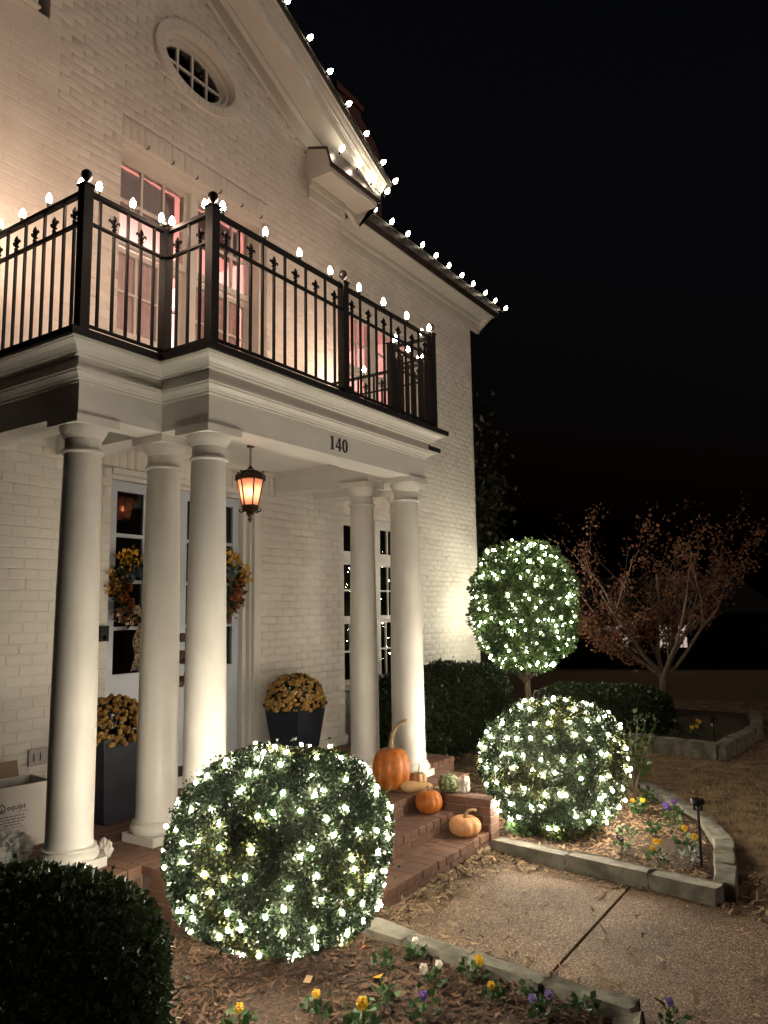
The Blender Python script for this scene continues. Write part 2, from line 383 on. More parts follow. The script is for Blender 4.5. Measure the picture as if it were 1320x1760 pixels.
# end bricks of the pavilion corner seen from the wing
cand = []
for i, b_ in enumerate(ALLB):
    px, py, k = pix((b_[1], b_[2], b_[3]))
    ok = -30 < px < 1350 and -20 < py < 1500 and not (2.97 < b_[3] < 3.62 and b_[0] == 'front') and not (b_[0] == 'front' and b_[3] < .5)
    if ok: cand.append((k, i))
cand.sort(); pick = set(i for _, i in cand[:300])
JV = {'front': [], 'wing': []}
for i, (wl, x, y, z, L, H, sol) in enumerate(ALLB):
    dep = (.005 if z < 3.2 else .0037)+rnd.uniform(-.0008, .0012) if not sol else .0028
    par = fw if wl == 'front' else ww
    if i in pick:
        o = bpy.data.objects.new('brick', ubm); COL.objects.link(o); o.parent = par
        o.location = (x-par.location.x, y+.005, z); o.scale = (L, dep, H)
        o.rotation_euler = (rnd.uniform(-.004, .004), rnd.uniform(-.005, .005), rnd.uniform(-.002, .002))
        o.matrix_parent_inverse = Matrix.Translation(-Vector(house.location)) @ Matrix.Translation(Vector(house.location))
    else:
        JV[wl].append(UV*np.array([L, dep, H])+np.array([x, y+.005, z])+nrg.normal(size=(12, 3))*np.array([.0015, .0004, .0013]))
for wl, par in (('front', fw), ('wing', ww)):
    A = np.array(JV[wl]); n = len(A); m = bpy.data.meshes.new('brickwork')
    fa = (np.array(UF)[None]+np.arange(n)[:, None, None]*12).reshape(-1, 4)
    m.vertices.add(n*12); m.vertices.foreach_set('co', A.astype(np.float32).ravel()); m.loops.add(fa.size); m.loops.foreach_set('vertex_index', fa.ravel().astype(np.int32))
    m.polygons.add(len(fa)); m.polygons.foreach_set('loop_start', np.arange(0, fa.size, 4, dtype=np.int32)); m.polygons.foreach_set('loop_total', np.full(len(fa), 4, np.int32)); m.update(calc_edges=True)
    m.materials.append(MATS['brickpaint']); o = bpy.data.objects.new('brickwork', m); COL.objects.link(o); o.parent = par; o['kind'] = 'stuff'

def window(par, x0, x1, z0, z1, y, cols, rows, mt='trim', gm='glass', st=.05, mun=.022, dep=.05, rz=None, name='window', trans=None):
    """sash with stiles, muntins and panes"""
    b = MB(); b.box(x0, x0+st, y, y+dep, z0, z1); b.box(x1-st, x1, y, y+dep, z0, z1)
    b.box(x0+st, x1-st, y, y+dep, z0, z0+st*1.3); b.box(x0+st, x1-st, y, y+dep, z1-st, z1)
    xi0, xi1, zi0, zi1 = x0+st, x1-st, z0+st*1.3, z1-st
    pw = (xi1-xi0-(cols-1)*mun)/cols; ph = (zi1-zi0-(rows-1)*mun)/rows
    for c in range(1, cols):
        xx = xi0+c*pw+(c-1)*mun; b.box(xx, xx+mun, y+.008, y+dep-.008, zi0, zi1)
    for r in range(1, rows):
        zz = zi0+r*ph+(r-1)*mun
        for c in range(cols):
            xx = xi0+c*(pw+mun); b.box(xx, xx+pw, y+.008, y+dep-.008, zz, zz+mun)
    o = b.build(name, mt, par)
    for r in range(rows):
        for c in range(cols):
            xx = xi0+c*(pw+mun); zz = zi0+r*(ph+mun)
            e = .0015*rnd.uniform(-1, 1)
            MB().add([(xx-.004, y+dep*.5+e, zz-.004), (xx+pw+.004, y+dep*.5-e, zz-.004), (xx+pw+.004, y+dep*.5-e, zz+ph+.004), (xx-.004, y+dep*.5+e, zz+ph+.004)], [(0, 1, 2, 3)]).build('pane', gm, o)
    return o
# pavilion upper windows (two double hung units in one recess)
yw = 5.27
for x0, x1 in ((3.88, 4.70), (4.78, 5.58)):
    window(house, x0, x1, 5.0, 5.81, yw+.04, 3, 2, dep=.045); window(house, x0, x1, 4.18, 4.998, yw+.09, 3, 2, dep=.045)
b = MB(); b.box(3.802, 3.88, yw, yw+.16, 3.45, 5.86); b.box(4.70, 4.78, yw, yw+.16, 3.45, 5.81); b.box(5.58, 5.618, yw, yw+.16, 3.45, 5.86); b.box(3.88, 5.58, yw, yw+.16, 5.81, 5.86)
b.box(3.88, 4.70, yw+.02, yw+.14, 3.45, 4.18); b.box(4.78, 5.58, yw+.02, yw+.14, 3.45, 4.18)
b.box(3.802, 5.618, YP+.06, yw, 5.80, 5.858); b.box(5.56, 5.618, YP+.06, yw, 3.45, 5.80)
b.build('window_casing', 'trim', house)
b = MB()
for x in (4.05, 4.33, 4.62, 4.92, 5.22, 5.5): b.box(x, x+.008, YP-.03, YP+.0, 5.855, 5.862); b.box(x, x+.008, YP-.036, YP-.03, 5.855, 5.885)
b.build('light_hooks', 'blackmetal', house)
# wing windows
yw2 = 5.55
for x0, x1 in ((7.25, 8.16), (8.26, 9.14)):
    window(house, x0, x1, .90, 1.67, yw2+.05, 4, 2, dep=.045, st=.04); window(house, x0, x1, 1.672, 2.40, yw2+.01, 4, 2, dep=.04, st=.04)
    window(house, x0, x1, 2.46, 2.90, yw2+.01, 4, 1, dep=.05)
    window(house, x0, x1, 4.9, 5.66, yw2+.01, 3, 2, dep=.045); window(house, x0, x1, 4.2, 4.898, yw2+.06, 3, 2, dep=.045)
for z0, z1, zs in ((.90, 2.97, 2.90), (4.2, 5.72, 5.66)):
    b = MB(); zl = z0-.05; b.box(7.202, 9.178, YW-.03, yw2+.12, zl, zl+.05)
    for xa, xb in ((7.202, 7.25), (8.16, 8.26), (9.14, 9.178)): b.box(xa, xb, yw2-.015, yw2+.12, z0, z1)
    for xa, xb in ((7.25, 8.16), (8.26, 9.14)): b.box(xa, xb, yw2-.01, yw2+.12, zs, z1)
    if z0 < 2:
        for xa, xb in ((7.25, 8.16), (8.26, 9.14)): b.box(xa, xb, yw2-.012, yw2+.12, 2.40, 2.46)
    b.build('window_casing', 'trim', house)
# rooms behind the glass
def room(x0, x1, y0, y1, z0, z1, mt, name='room'):
    MB().add([(x0, y0, z0), (x1, y0, z0), (x1, y1, z0), (x0, y1, z0), (x0, y0, z1), (x1, y0, z1), (x1, y1, z1), (x0, y1, z1)], [(0, 1, 2, 3), (7, 6, 5, 4), (1, 5, 6, 2), (2, 6, 7, 3), (3, 7, 4, 0)]).build(name, mt, house)
room(3.6, 6.6, YP+.21, 8.8, 3.5, 6.15, 'pinkwall'); room(7.0, 9.9, YW+.21, 8.8, 3.5, 6.1, 'pinkwall')
room(3.5, 6.6, YP+.21, 9.5, .45, 3.2, 'darkroom'); room(7.0, 9.9, YW+.21, 9.3, .3, 3.2, 'darkroom')
for x, y, z, r in ((5.5, 7.9, 5.95, .12), (8.6, 7.9, 5.9, .09)): link('unseen_lamp', ico('unseen_lamp', r, 2, (1, 1, .5)), 'room_lamp', house, loc=(x, y, z))
for x, y, z, r in ((5.2, 8.2, 2.9, .12), (8.6, 8.2, 2.9, .08)): link('unseen_lamp', ico('unseen_lamp', r, 2, (1, 1, .5)), 'room_fill', house, loc=(x, y, z))  # dim unseen emitters added to lift the lower rooms above black
def curtain(x0, x1, y, z0, z1, mt, amp=.018, wave=55, name='curtain', scal=0):
    n = 70; V = []; 
    for i in range(n+1):
        xx = x0+(x1-x0)*i/n; yy = y+amp*math.sin(xx*wave)+amp*.5*math.sin(xx*wave*2.3+1)
        V += [(xx, yy, z0), (xx, yy*1.0+.002, z1-abs(math.sin(xx*18))*scal)]
    MB().add(V, [(2*i, 2*i+2, 2*i+3, 2*i+1) for i in range(n)]).build(name, mt, house, smooth=True)
for x0, x1 in ((3.9, 4.68), (4.8, 5.56)):
    curtain(x0, x1, 5.49, 4.2, 5.06, 'curtain', scal=.05); curtain(x0, x1, 5.48, 5.44, 5.82, 'mauve', amp=.006, wave=20, name='valance', scal=-.0)
for x0, x1 in ((7.27, 8.14), (8.28, 9.12)): curtain(x0, x1, 5.76, 4.25, 4.75, 'curtain', scal=.04)
# oval window
def ellring(a0, b0, a1, b1, y0, y1, n=64):
    vs = []
    for aa, bb, yy in ((a1, b1, y1), (a1, b1, y0), (a0, b0, y0), (a0, b0, y1)):
        vs += [(OVC[0]+aa*math.cos(2*math.pi*i/n), yy, OVC[1]+bb*math.sin(2*math.pi*i/n)) for i in range(n)]
    return vs, [(k*n+i, k*n+(i+1) % n, ((k+1) % 4)*n+(i+1) % n, ((k+1) % 4)*n+i) for k in range(4) for i in range(n)]
ov = MB().add(*ellring(.40, .245, .455, .295, 5.17, 5.30)).add(*ellring(.36, .205, .40, .245, 5.22, 5.30))
for k in (-1, 0, 1): ov.box(OVC[0]+k*.185-.012, OVC[0]+k*.185+.012, 5.235, 5.27, OVC[1]-.225+.03*abs(k), OVC[1]+.225-.03*abs(k))
ov.box(OVC[0]-.38, OVC[0]+.38, 5.238, 5.268, OVC[1]-.012, OVC[1]+.012)
ovo = ov.build('oval_window', 'trim', house, smooth='auto', fix=True)
n = 48
MB().add([(OVC[0]+.38*math.cos(2*math.pi*i/n), 5.255, OVC[1]+.225*math.sin(2*math.pi*i/n)) for i in range(n)], [tuple(range(n))]).build('pane', 'glass', ovo)
MB().add([(OVC[0]+.5*math.cos(2*math.pi*i/n), 5.6, OVC[1]+.36*math.sin(2*math.pi*i/n)) for i in range(n)], [tuple(range(n))]).build('backing', 'darkroom', ovo)
nb = 46; vs_ = bpy.data.meshes
for i in range(nb):        # ring of bricks round the oval
    a0, a1 = 2*math.pi*(i+.02)/nb, 2*math.pi*(i+.98)/nb; q = []
    d = rnd.uniform(0, .002)
    for yy, s0, s1 in ((YP+.06, 0, 0), (YP-.028-d, 0, 0), (YP-.031-d, .004, .004)):
        for ax, s in ((a0+s0/.5, .455), (a1-s0/.5, .455), (a1-s0/.5, 1), (a0+s0/.5, 1)):
            aa, bb = (.452+s0, .292+s0) if s < 1 else (.555-s0, .392-s0)
            q.append((OVC[0]+aa*math.cos(ax), yy, OVC[1]+bb*math.sin(ax)))
    MB().add(q, [(8, 9, 10, 11)]+[(k+j, k+(j+1) % 4, k+4+(j+1) % 4, k+4+j) for k in (0, 4) for j in range(4)]).build('ring_brick', 'brickpaint', ovo, fix=True)
MB().add(*ellring(.445, .285, .55, .387, YP-.026, YP+.1)).build('ring_mortar', 'brickpaint', ovo, fix=True)

# raking cornice, mirrored about the axis
prof = [(YP+.02, 0), (5.098, 0), (5.094, .006), (5.094, .016), (5.10, .02), (5.10, .19), (5.088, .196), (5.07, .21), (5.055, .218), (5.05, .236), (5.036, .238), (5.03, .222), (4.79, .222), (4.775, .212), (4.775, .32), (4.765, .328), (4.765, .34), (4.745, .35), (4.735, .375), (4.71, .40), (4.695, .425), (4.68, .432), (4.68, .455)]
for sgn in (1, -1):
    xe = 7.27; q = []
    for xx in (XA-.0005, xe):
        q += [(XA+sgn*(xx-XA), y, 7.15+.5*(6-xx)+dz) for y, dz in prof]
    k = len(prof)
    MB().add(q, [(i, i+1, k+i+1, k+i) for i in range(k-1)]+[tuple(range(k, 2*k))]).build('raking_cornice', 'trim', house, fix=False)
    q = []
    for xx in (XA-.0005, xe+.06):
        q += [(XA+sgn*(xx-XA), y, 7.15+.5*(6-xx)+dz) for y, dz in ((4.65, .458), (4.65, .50), (9.5, .50), (9.5, .458))]
    MB().add(q, [(0, 1, 5, 4), (1, 2, 6, 5), (2, 3, 7, 6), (3, 0, 4, 7), (0, 3, 2, 1), (4, 5, 6, 7)]).build('roof', 'shingle', house, fix=True)
    # cornice return: frieze, soffit box, little metal roof
    X = lambda v: XA+sgn*(v-XA)
    def bx(b, x0, x1, y0, y1, z0, z1): a, c = sorted((X(x0), X(x1))); b.box(a, c, y0, y1, z0, z1)
    b = MB(); bx(b, 6.30, 6.94, 5.10, YP+.02, 6.475, SOF); bx(b, 6.285, 6.955, 5.085, YP+.02, 6.458, 6.475)
    bx(b, 6.94, 6.955, 5.10, YW, 6.475, SOF)
    bx(b, 6.29, 6.95, 5.065, 5.10, SOF-.05, SOF); bx(b, 6.288, 6.95, 5.075, 5.10, SOF-.075, SOF-.05)
    bx(b, 6.29, 7.22, 4.80, YP+.02, SOF, SOF+.07); bx(b, 6.94, 7.22, YP+.02, YW, SOF, SOF+.07)
    q = [(X(6.295), 4.81, SOF+.07), (X(6.295), YP, SOF+.07), (X(6.295), YP, 7.03), (X(6.295), 4.81, 6.76), (X(7.2), 4.81, SOF+.07), (X(7.2), YP, SOF+.07), (X(7.2), YP, 7.03), (X(7.2), 4.81, 6.76)]
    b.add(q, [(0, 1, 2, 3), (4, 7, 6, 5), (0, 3, 7, 4), (2, 6, 7, 3)])
    b.build('cornice_return', 'trim', house, fix=True)
    pr_ = ((4.765, 6.735), (4.755, 6.755), (4.825, 6.965), (YP, 7.075), (YP, 6.735)); q = [(X(xx), y, z) for xx in (6.27, 7.255) for y, z in pr_]
    MB().add(q, [(i, (i+1) % 5, 5+(i+1) % 5, 5+i) for i in range(5)]+[(4, 3, 2, 1, 0), (5, 6, 7, 8, 9)]).build('return_roof', 'darkmetal', house, fix=True)
    q = [(X(xx), y, z) for xx in (6.262, 6.269) for y, z in ((4.79, SOF+.001), (4.79, 6.77), (4.84, 6.935), (YP, 7.04), (YP, SOF+.001))]
    MB().add(q, [(0, 1, 2, 3, 4), (9, 8, 7, 6, 5)]+[(i, (i+1) % 5, 5+(i+1) % 5, 5+i) for i in range(5)]).build('end_panel', 'trim', house, fix=True)
    b = MB(); bx(b, 6.88, 6.957, 5.086, YW+.1, 6.452, 6.70); b.build('corner_block', 'trim', house)
# wing cornice
wp = [(YW+.02, 6.45), (YW-.022, 6.45), (YW-.022, 6.464), (YW-.014, 6.468), (YW-.014, 6.60), (YW-.04, 6.61), (YW-.055, 6.63), (YW-.06, SOF), (5.18, SOF), (5.165, SOF-.01), (5.165, 6.70)]
q = [(xx, y, z) for xx in (6.957, XE+.3) for y, z in wp]; k = len(wp)
MB().add(q, [(i, i+1, k+i+1, k+i) for i in range(k-1)]+[tuple(range(k, 2*k))]).build('eave_cornice', 'trim', house)
b = MB().add([(xx, y, z) for xx in (7.225, XE+.36) for y, z in ((5.17, 6.68), (5.155, 6.68), (5.10, 6.72), (5.085, 6.80), (5.085, 6.815), (5.10, 6.815), (5.17, 6.815))], [(i, (i+1) % 7, 7+(i+1) % 7, 7+i) for i in range(7)]+[tuple(range(7)), tuple(range(13, 6, -1))])
b.build('gutter', 'darkmetal', house, fix=True)
b = MB().add([(7.1, 5.1, 6.82), (XE+.4, 5.1, 6.82), (XE+.4, 9.3, 9.6), (7.1, 9.3, 9.6), (7.1, 5.1, 6.86), (XE+.4, 5.1, 6.86), (XE+.4, 9.3, 9.64), (7.1, 9.3, 9.64)], [(0, 3, 2, 1), (4, 5, 6, 7), (0, 1, 5, 4), (1, 2, 6, 5), (2, 3, 7, 6), (3, 0, 4, 7)])
rf = b.build('roof', 'shingle', house)
ch = MB()
ch.box(9.78, 10.5, 7.3, 7.9, 8.2, 10.85); ch.box(9.74, 10.54, 7.26, 7.94, 10.85, 10.95); ch.box(9.80, 10.48, 7.32, 7.88, 10.95, 11.05)
ch.add([(10.5, 7.31, 8.2), (11.15, 7.31, 8.2), (11.15, 7.31, 10.25), (10.95, 7.31, 10.5), (10.5, 7.31, 10.75), (10.5, 7.89, 8.2), (11.15, 7.89, 8.2), (11.15, 7.89, 10.25), (10.95, 7.89, 10.5), (10.5, 7.89, 10.75)], [(0, 1, 2, 3, 4), (9, 8, 7, 6, 5), (1, 6, 7, 2), (2, 7, 8, 3), (3, 8, 9, 4)])
ch.build('chimney', 'chimneybrick', rf)

# door
dy = 5.235
b = MB(); b.box(3.802, 3.845, dy-.02, dy+.1, .44, 2.96); b.box(5.40, 5.438, dy-.10, dy+.1, .44, 2.96); b.box(3.845, 5.40, dy-.02, dy+.1, 2.895, 2.96); b.box(3.802, 5.438, YP-.01, dy-.02, 2.925, 2.968); b.box(5.355, 5.40, dy-.05, dy+.1, .44, 2.895)
b.box(5.44, 5.52, YP-.025, YP, .36, 2.97); b.box(5.42, 5.46, YP-.035, YP+.1, .36, 2.96)
b.build('door_frame', 'trim', house)
b = MB(); b.box(3.75, 5.5, YP-.05, dy+.12, .342, .44); b.build('door_step', 'trim', house)
b = MB(); b.box(3.75, 5.46, YP-.07, dy+.12, .44, .475); b.build('threshold', 'slab', house)
for x0, x1 in ((3.85, 4.598), (4.604, 5.352)):
    d = window(house, x0, x1, 1.20, 2.89, dy, 2, 4, 'doorpaint', 'doorglass', st=.085, mun=.03, dep=.045, name='door')
    b = MB(); b.box(x0, x1, dy+.004, dy+.042, .48, 1.20)
    for a, c in ((x0+.09, (x0+x1)/2-.03), ((x0+x1)/2+.03, x1-.09)): b.box(a, c, dy-.006, dy+.004, .62, 1.12); b.box(a+.03, c-.03, dy-.012, dy-.006, .65, 1.09)
    b.build('lower_panel', 'doorpaint', d)
kb = MB()
for z, r in ((1.58, .035), (1.41, .038)): kb.lathe([(r, 0), (r, .012), (r*.5, .015), (r*.45, .05), (r*.8, .055), (r*.8, .075), (.002, .08)], (0, 0, 0), 16)
hw = MB()
for z, r, lz in ((1.58, .032, .04), (1.41, .034, .06)):
    n = 16; hw.add([(4.645+r*math.cos(2*math.pi*i/n), yy, z+(lz if True else r)*math.sin(2*math.pi*i/n)) for yy in (dy, dy-.03) for i in range(n)], [(i, (i+1) % n, n+(i+1) % n, n+i) for i in range(n)]+[tuple(range(n, 2*n))])
hw.tube([(4.645, dy-.03, 1.40), (4.645, dy-.07, 1.37), (4.645, dy-.06, 1.28), (4.645, dy-.03, 1.2)], .009); hw.add([(4.645+.03*math.cos(2*math.pi*i/16), yy, 1.2+.05*math.sin(2*math.pi*i/16)) for yy in (dy, dy-.02) for i in range(16)], [(i, (i+1) % 16, 16+(i+1) % 16, 16+i) for i in range(16)]+[tuple(range(16, 32))])
hw.build('door_hardware', 'bronze', house, smooth='auto', fix=True)
for xa, xb in ((5.46, 6.93), (2.46, 3.75)): MB().box(xa, xb, YP-.03, YP, .342, .44).build('base_board', 'trim', house)

# ------------------------------------------------------------------ porch floor and steps (brick by brick)
porch = thing('brick_porch', 'red brick porch floor with three brick steps down to the walk', 'porch', (4.64, 3.3, 0))
PX0, PX1 = 2.42, 6.86; BX0, BX1 = 3.06, 6.22; PY, BY = 3.74, 3.25
b = MB(); b.poly([(PX0+.01, PY+.01), (BX0+.01, PY+.01), (BX0+.01, BY+.01), (BX1-.01, BY+.01), (BX1-.01, PY+.01), (PX1-.01, PY+.01), (PX1-.01, 5.12), (PX0+.01, 5.12)], -.1, FL-.004)
SX0, SX1 = 3.72, 5.42
b.box(SX0, SX1, 2.97+.012, BY+.009, -.1, .218); b.box(SX0, SX1+.06, 2.68+.012, 2.981, -.1, .102)
b.build('mortar_bed', 'mortar', porch)
endm = sq((.146, .05, .054), .004, 'brick'); endm.materials.append(MATS['redbrick']); capm = sq((.198, .152, .054), .004, 'brick'); capm.materials.append(MATS['redbrick']); hdr = sq((.096, .198, .054), .004, 'brick'); strm = sq((.198, .096, .054), .004, 'brick'); fac = sq((.198, .05, .054), .004, 'brick')
for m_ in (hdr, strm, fac): m_.materials.append(MATS['redbrick'])
nb_ = 0; REST = []
def pb(mesh, x, y, z, rz=0):
    global nb_
    px, py, k = pix((x, y, z))
    vis = -20 < px < 900 and 1250 < py < 1700
    if vis and nb_ < 298:
        o = bpy.data.objects.new('brick', mesh); COL.objects.link(o); o.parent = porch; o.location = (x-4.64+rnd.uniform(-.002, .002), y-3.3+rnd.uniform(-.003, .003), z+rnd.uniform(-.002, .0015))
        o.rotation_euler = (rnd.uniform(-.012, .012), rnd.uniform(-.01, .01), rz+rnd.uniform(-.012, .012)); nb_ += 1
    else: REST.append((mesh, x, y, z, rz))
def run_x(mesh, x0, x1, pitch, y, z, rz=0):
    n = max(1, round((x1-x0)/pitch)); p = (x1-x0)/n
    for i in range(n): pb(mesh, x0+(i+.5)*p, y, z, rz)
for zt, yn in ((.106, 2.68), (.222, 2.97)):
    run_x(hdr, SX0, SX1+(.06 if zt < .2 else 0), .105, yn+.098, zt-.027); run_x(hdr, SX0, SX1, .105, yn+.302 if zt < .2 else yn+.30, zt-.028)
    run_x(fac, SX0+.02, SX1+(.06 if zt < .2 else 0), .206, yn+.030, zt-.088)
run_x(hdr, BX0, BX1, .105, BY+.098, FL-.027); run_x(fac, BX0+.05, BX1, .206, BY+.029, FL-.088)
for z in (FL-.148, FL-.208, FL-.27): run_x(fac, BX0+.02, SX0, .206, BY+.029, z); run_x(fac, SX1+.15, BX1, .206, BY+.029, z)
for xx, s in ((BX0, 1), (BX1, -1)):
    for k in range(5): pb(strm, xx+s*.098, BY+.25+k*.105, FL-.027)
    for z in (FL-.088, FL-.148, FL-.208, FL-.27):
        for k in range(2): pb(fac, xx+s*.029, BY+.13+k*.206, z, R(90))
for x0, x1 in ((PX0, BX0+.0), (BX1, PX1)):
    run_x(hdr, x0, x1, .105, PY+.098, FL-.027)
    for z in (FL-.088, FL-.148, FL-.208, FL-.27): run_x(fac, x0, x1, .206, PY+.029, z)
y = PY+.25; r_ = 0
while y < 5.1:
    run_x(strm, PX0+(r_ % 2)*.1, PX1-(1-r_ % 2)*.1, .206, y, FL-.028); y += .106; r_ += 1
y = BY+.25
while y < PY+.2: run_x(strm, BX0+.2, BX1-.2, .206, y, FL-.0285); y += .106
# cheek walls beside the steps
for cx in (5.425, 3.565):
    b = MB(); b.box(cx+.006, cx+.15, 2.665, BY, -.1, FL-.004); b.build('cheek_core', 'mortar', porch)
    for k in range(3): pb(capm, cx+.076, 2.66+.098+k*.2, FL-.027, R(90))
    for r_, z in enumerate((FL-.089, FL-.151, FL-.213, FL-.27)):
        for k in range(3): pb(fac, cx+.022, 2.665+.10+k*.2+(.1 if r_ % 2 else 0)-(.05 if r_ % 2 else 0), z, R(90))
        pb(endm, cx+.076, 2.665+.02, z)
        for k in range(3): pb(fac, cx+.13, 2.665+.10+k*.2, z, R(90))
if REST:
    bm = bmesh.new()
    for mesh, x, y, z, rz in REST:
        n0 = len(bm.verts); bm.from_mesh(mesh); bm.verts.ensure_lookup_table()
        M_ = Matrix.Translation((x, y, z)) @ Matrix.Rotation(rz, 4, 'Z')
        for v_ in bm.verts[n0:]: v_.co = M_ @ v_.co
    m = bpy.data.meshes.new('hidden_brickwork'); bm.to_mesh(m); bm.free()
    o = link('brickwork', m, 'redbrick', porch); o['kind'] = 'stuff'

# ------------------------------------------------------------------ portico
port = thing('portico', 'white portico with round columns carrying an entablature numbered 140', 'portico', (4.64, 3.5, FL))
PATH = [(2.664, YP-.002), (2.664, 3.934), (3.292, 3.934), (3.292, 3.494), (5.985, 3.494), (5.985, 3.934), (6.613, 3.934), (6.613, YP-.002)]
def offs(p):
    out = []; n = len(PATH)
    for i, (x, y) in enumerate(PATH):
        nn = []
        for j in (i-1, i):
            if 0 <= j < n-1:
                dx, dy_ = PATH[j+1][0]-PATH[j][0], PATH[j+1][1]-PATH[j][1]; l = math.hypot(dx, dy_); nn.append((dy_/l, -dx/l))
        if len(nn) == 1: nn = [nn[0]]; out.append((x+p*nn[0][0], y+p*nn[0][1]))
        else: out.append((x+p*(nn[0][0]+nn[1][0]), y+p*(nn[0][1]+nn[1][1])))
    return out
# walking the path keeps the house on the left, so outward is (dy,-dx) flipped
def sweep(prof, name, mt, par, smooth=False):
    vs = []; n = len(PATH)
    for p, z in prof: vs += [(x, y, z) for x, y in offs(-p)]
    k = len(prof)
    return MB().add(vs, [(j*n+i, j*n+i+1, (j+1)*n+i+1, (j+1)*n+i) for j in range(k-1) for i in range(n-1)]).build(name, mt, par, smooth)
t0 = offs(-.1)[3]
SG = 1 if t0[1] < 3.494 else -1
_of = offs
offs = lambda p: _of(p*SG)
ent = sweep([(-.25, 3.22), (-.25, ZB), (0, ZB), (0, 3.176), (.01, 3.178), (.01, 3.192), (.018, 3.194), (.024, 3.208), (.036, 3.222), (.046, 3.230), (.048, 3.242), (.056, 3.244), (.056, 3.257), (.030, 3.262), (.030, 3.325), (.055, 3.33), (.055, 3.34), (.07, 3.343), (.078, 3.356), (.10, 3.374), (.13, 3.384), (.142, 3.388), (.142, 3.394), (.155, 3.395), (.155, 3.403)], 'entablature', 'trim', port)
# wait-free inner ceiling, cross beams
MB().poly([(2.9, 5.12), (2.9, 4.17), (3.53, 4.17), (3.53, 3.73), (5.75, 3.73), (5.75, 4.17), (6.38, 4.17), (6.38, 5.12)], 3.195, 3.21).build('porch_ceiling', 'trim', port)
for xa, xb in ((3.30, 3.53), (5.745, 5.975)): MB().box(xa, xb, 4.17, YP-.002, ZB+.001, 3.20).build('cross_beam', 'trim', port)
b = MB(); b.box(3.53, 5.745, 3.744, 3.77, 3.15, 3.195); b.box(3.53, 5.745, YP-.03, YP-.003, 3.15, 3.195); b.box(5.72, 5.745, 3.77, YP-.03, 3.15, 3.195); b.build('ceiling_moulding', 'trim', port)
SL = offs(-.172)
MB().poly(SL, 3.404, 3.445).build('balcony_deck', 'slab', port)
def column(x, y):
    c = MB().lathe([(.152, .127), (.138, .135), (.1325, .15), (.131, .2), (.131, .7), (.128, 1.1), (.122, 1.6), (.1145, 2.1), (.109, 2.43)], (x, y, FL), 40).build('column', 'column', port, smooth='auto', fix=True)
    MB().box(x-.15, x+.15, y-.15, y+.15, FL, FL+.055).build('plinth', 'column', c)
    MB().lathe([(.135, .055), (.158, .058), (.166, .07), (.168, .085), (.164, .1), (.154, .112), (.15, .116), (.15, .128), (.14, .13)], (x, y, FL), 40).build('base', 'column', c, smooth='auto', fix=True)
    MB().lathe([(.105, 2.425), (.122, 2.428), (.126, 2.438), (.122, 2.448), (.109, 2.452), (.1085, 2.52), (.116, 2.524), (.118, 2.534), (.13, 2.55), (.14, 2.57), (.145, 2.592), (.14, 2.595)], (x, y, FL), 40).build('capital', 'column', c, smooth='auto', fix=True)
    MB().box(x-.152, x+.152, y-.152, y+.152, FL+2.593, FL+2.642).build('abacus', 'column', c)
for x, y in ((2.80, 4.07), (3.455, 4.10), (3.425, 3.63), (5.83, 4.10), (5.86, 3.63), (6.475, 4.07)): column(x, y)
# house number
num = MB(); zc, hh = 3.083, .105
def slabp(pts, y0=3.488, y1=3.4945):
    n = len(pts); num.add([(x, y0, z) for x, z in pts]+[(x, y1, z) for x, z in pts], [tuple(range(n)), tuple(range(2*n-1, n-1, -1))]+[(i, (i+1) % n, (i+1) % n+n, i+n) for i in range(n)])
def sc(pts, ox): return [(ox+x*hh, zc-hh/2+z*hh) for x, z in pts]
slabp(sc([(.10, 0), (.50, 0), (.50, .05), (.39, .08), (.39, 1), (.32, 1), (.06, .88), (.08, .83), (.22, .86), (.22, .08), (.10, .05)], 4.545))
slabp(sc([(.40, 0), (.56, 0), (.56, .22), (.69, .22), (.69, .33), (.56, .33), (.56, 1), (.46, 1), (.40, .92)], 4.62)); slabp(sc([(.40, .92), (.46, 1), (.08, .34), (.40, .33), (.40, .22), (0, .22), (0, .32)], 4.62))
n = 28; vs_ = []
for aa, bb, ys in ((.33, .51, 3.488), (.155, .44, 3.488), (.33, .51, 3.4945), (.155, .44, 3.4945)): vs_ += [(4.739+aa*hh*math.cos(2*math.pi*i/n), ys, zc+bb*hh*math.sin(2*math.pi*i/n)) for i in range(n)]
num.add(vs_, [(i, (i+1) % n, n+(i+1) % n, n+i) for i in range(n)]+[(i, (i+1) % n, 2*n+(i+1) % n, 2*n+i) for i in range(n)]+[(n+i, n+(i+1) % n, 3*n+(i+1) % n, 3*n+i) for i in range(n)])
o = num.build('house_number', 'ink', ent, fix=True)

# ------------------------------------------------------------------ balcony railing
rail = thing('balcony_railing', 'black metal balcony railing with fleur de lis balusters above the portico', 'railing', (4.61, 3.4, 3.445))
ZD, ZT, ZM, ZR = 3.445, 4.335, 4.145, 4.385
barS = MB().box(-.008, .008, -.008, .008, ZD+.05, ZM-.012).mesh('baluster'); barL = MB().box(-.008, .008, -.008, .008, ZD+.05, ZT-.012).mesh('baluster')
fl = MB().lathe([(.007, 0), (.014, .004), (.014, .010), (.008, .014), (.015, .022), (.008, .032), (.008, .04), (.017, .045), (.017, .052), (.008, .056), (.011, .072), (.017, .088), (.011, .108), (.001, .13)], n=8)
for s in (1, -1): fl.tube([(s*.005, 0, .05), (s*.02, 0, .066), (s*.030, 0, .082), (s*.040, 0, .086), (s*.046, 0, .076), (s*.042, 0, .066)], [.004, .006, .007, .006, .005, .004], 6); fl.tube([(s*.005, 0, .045), (s*.018, 0, .034), (s*.024, 0, .038)], .004, 5)
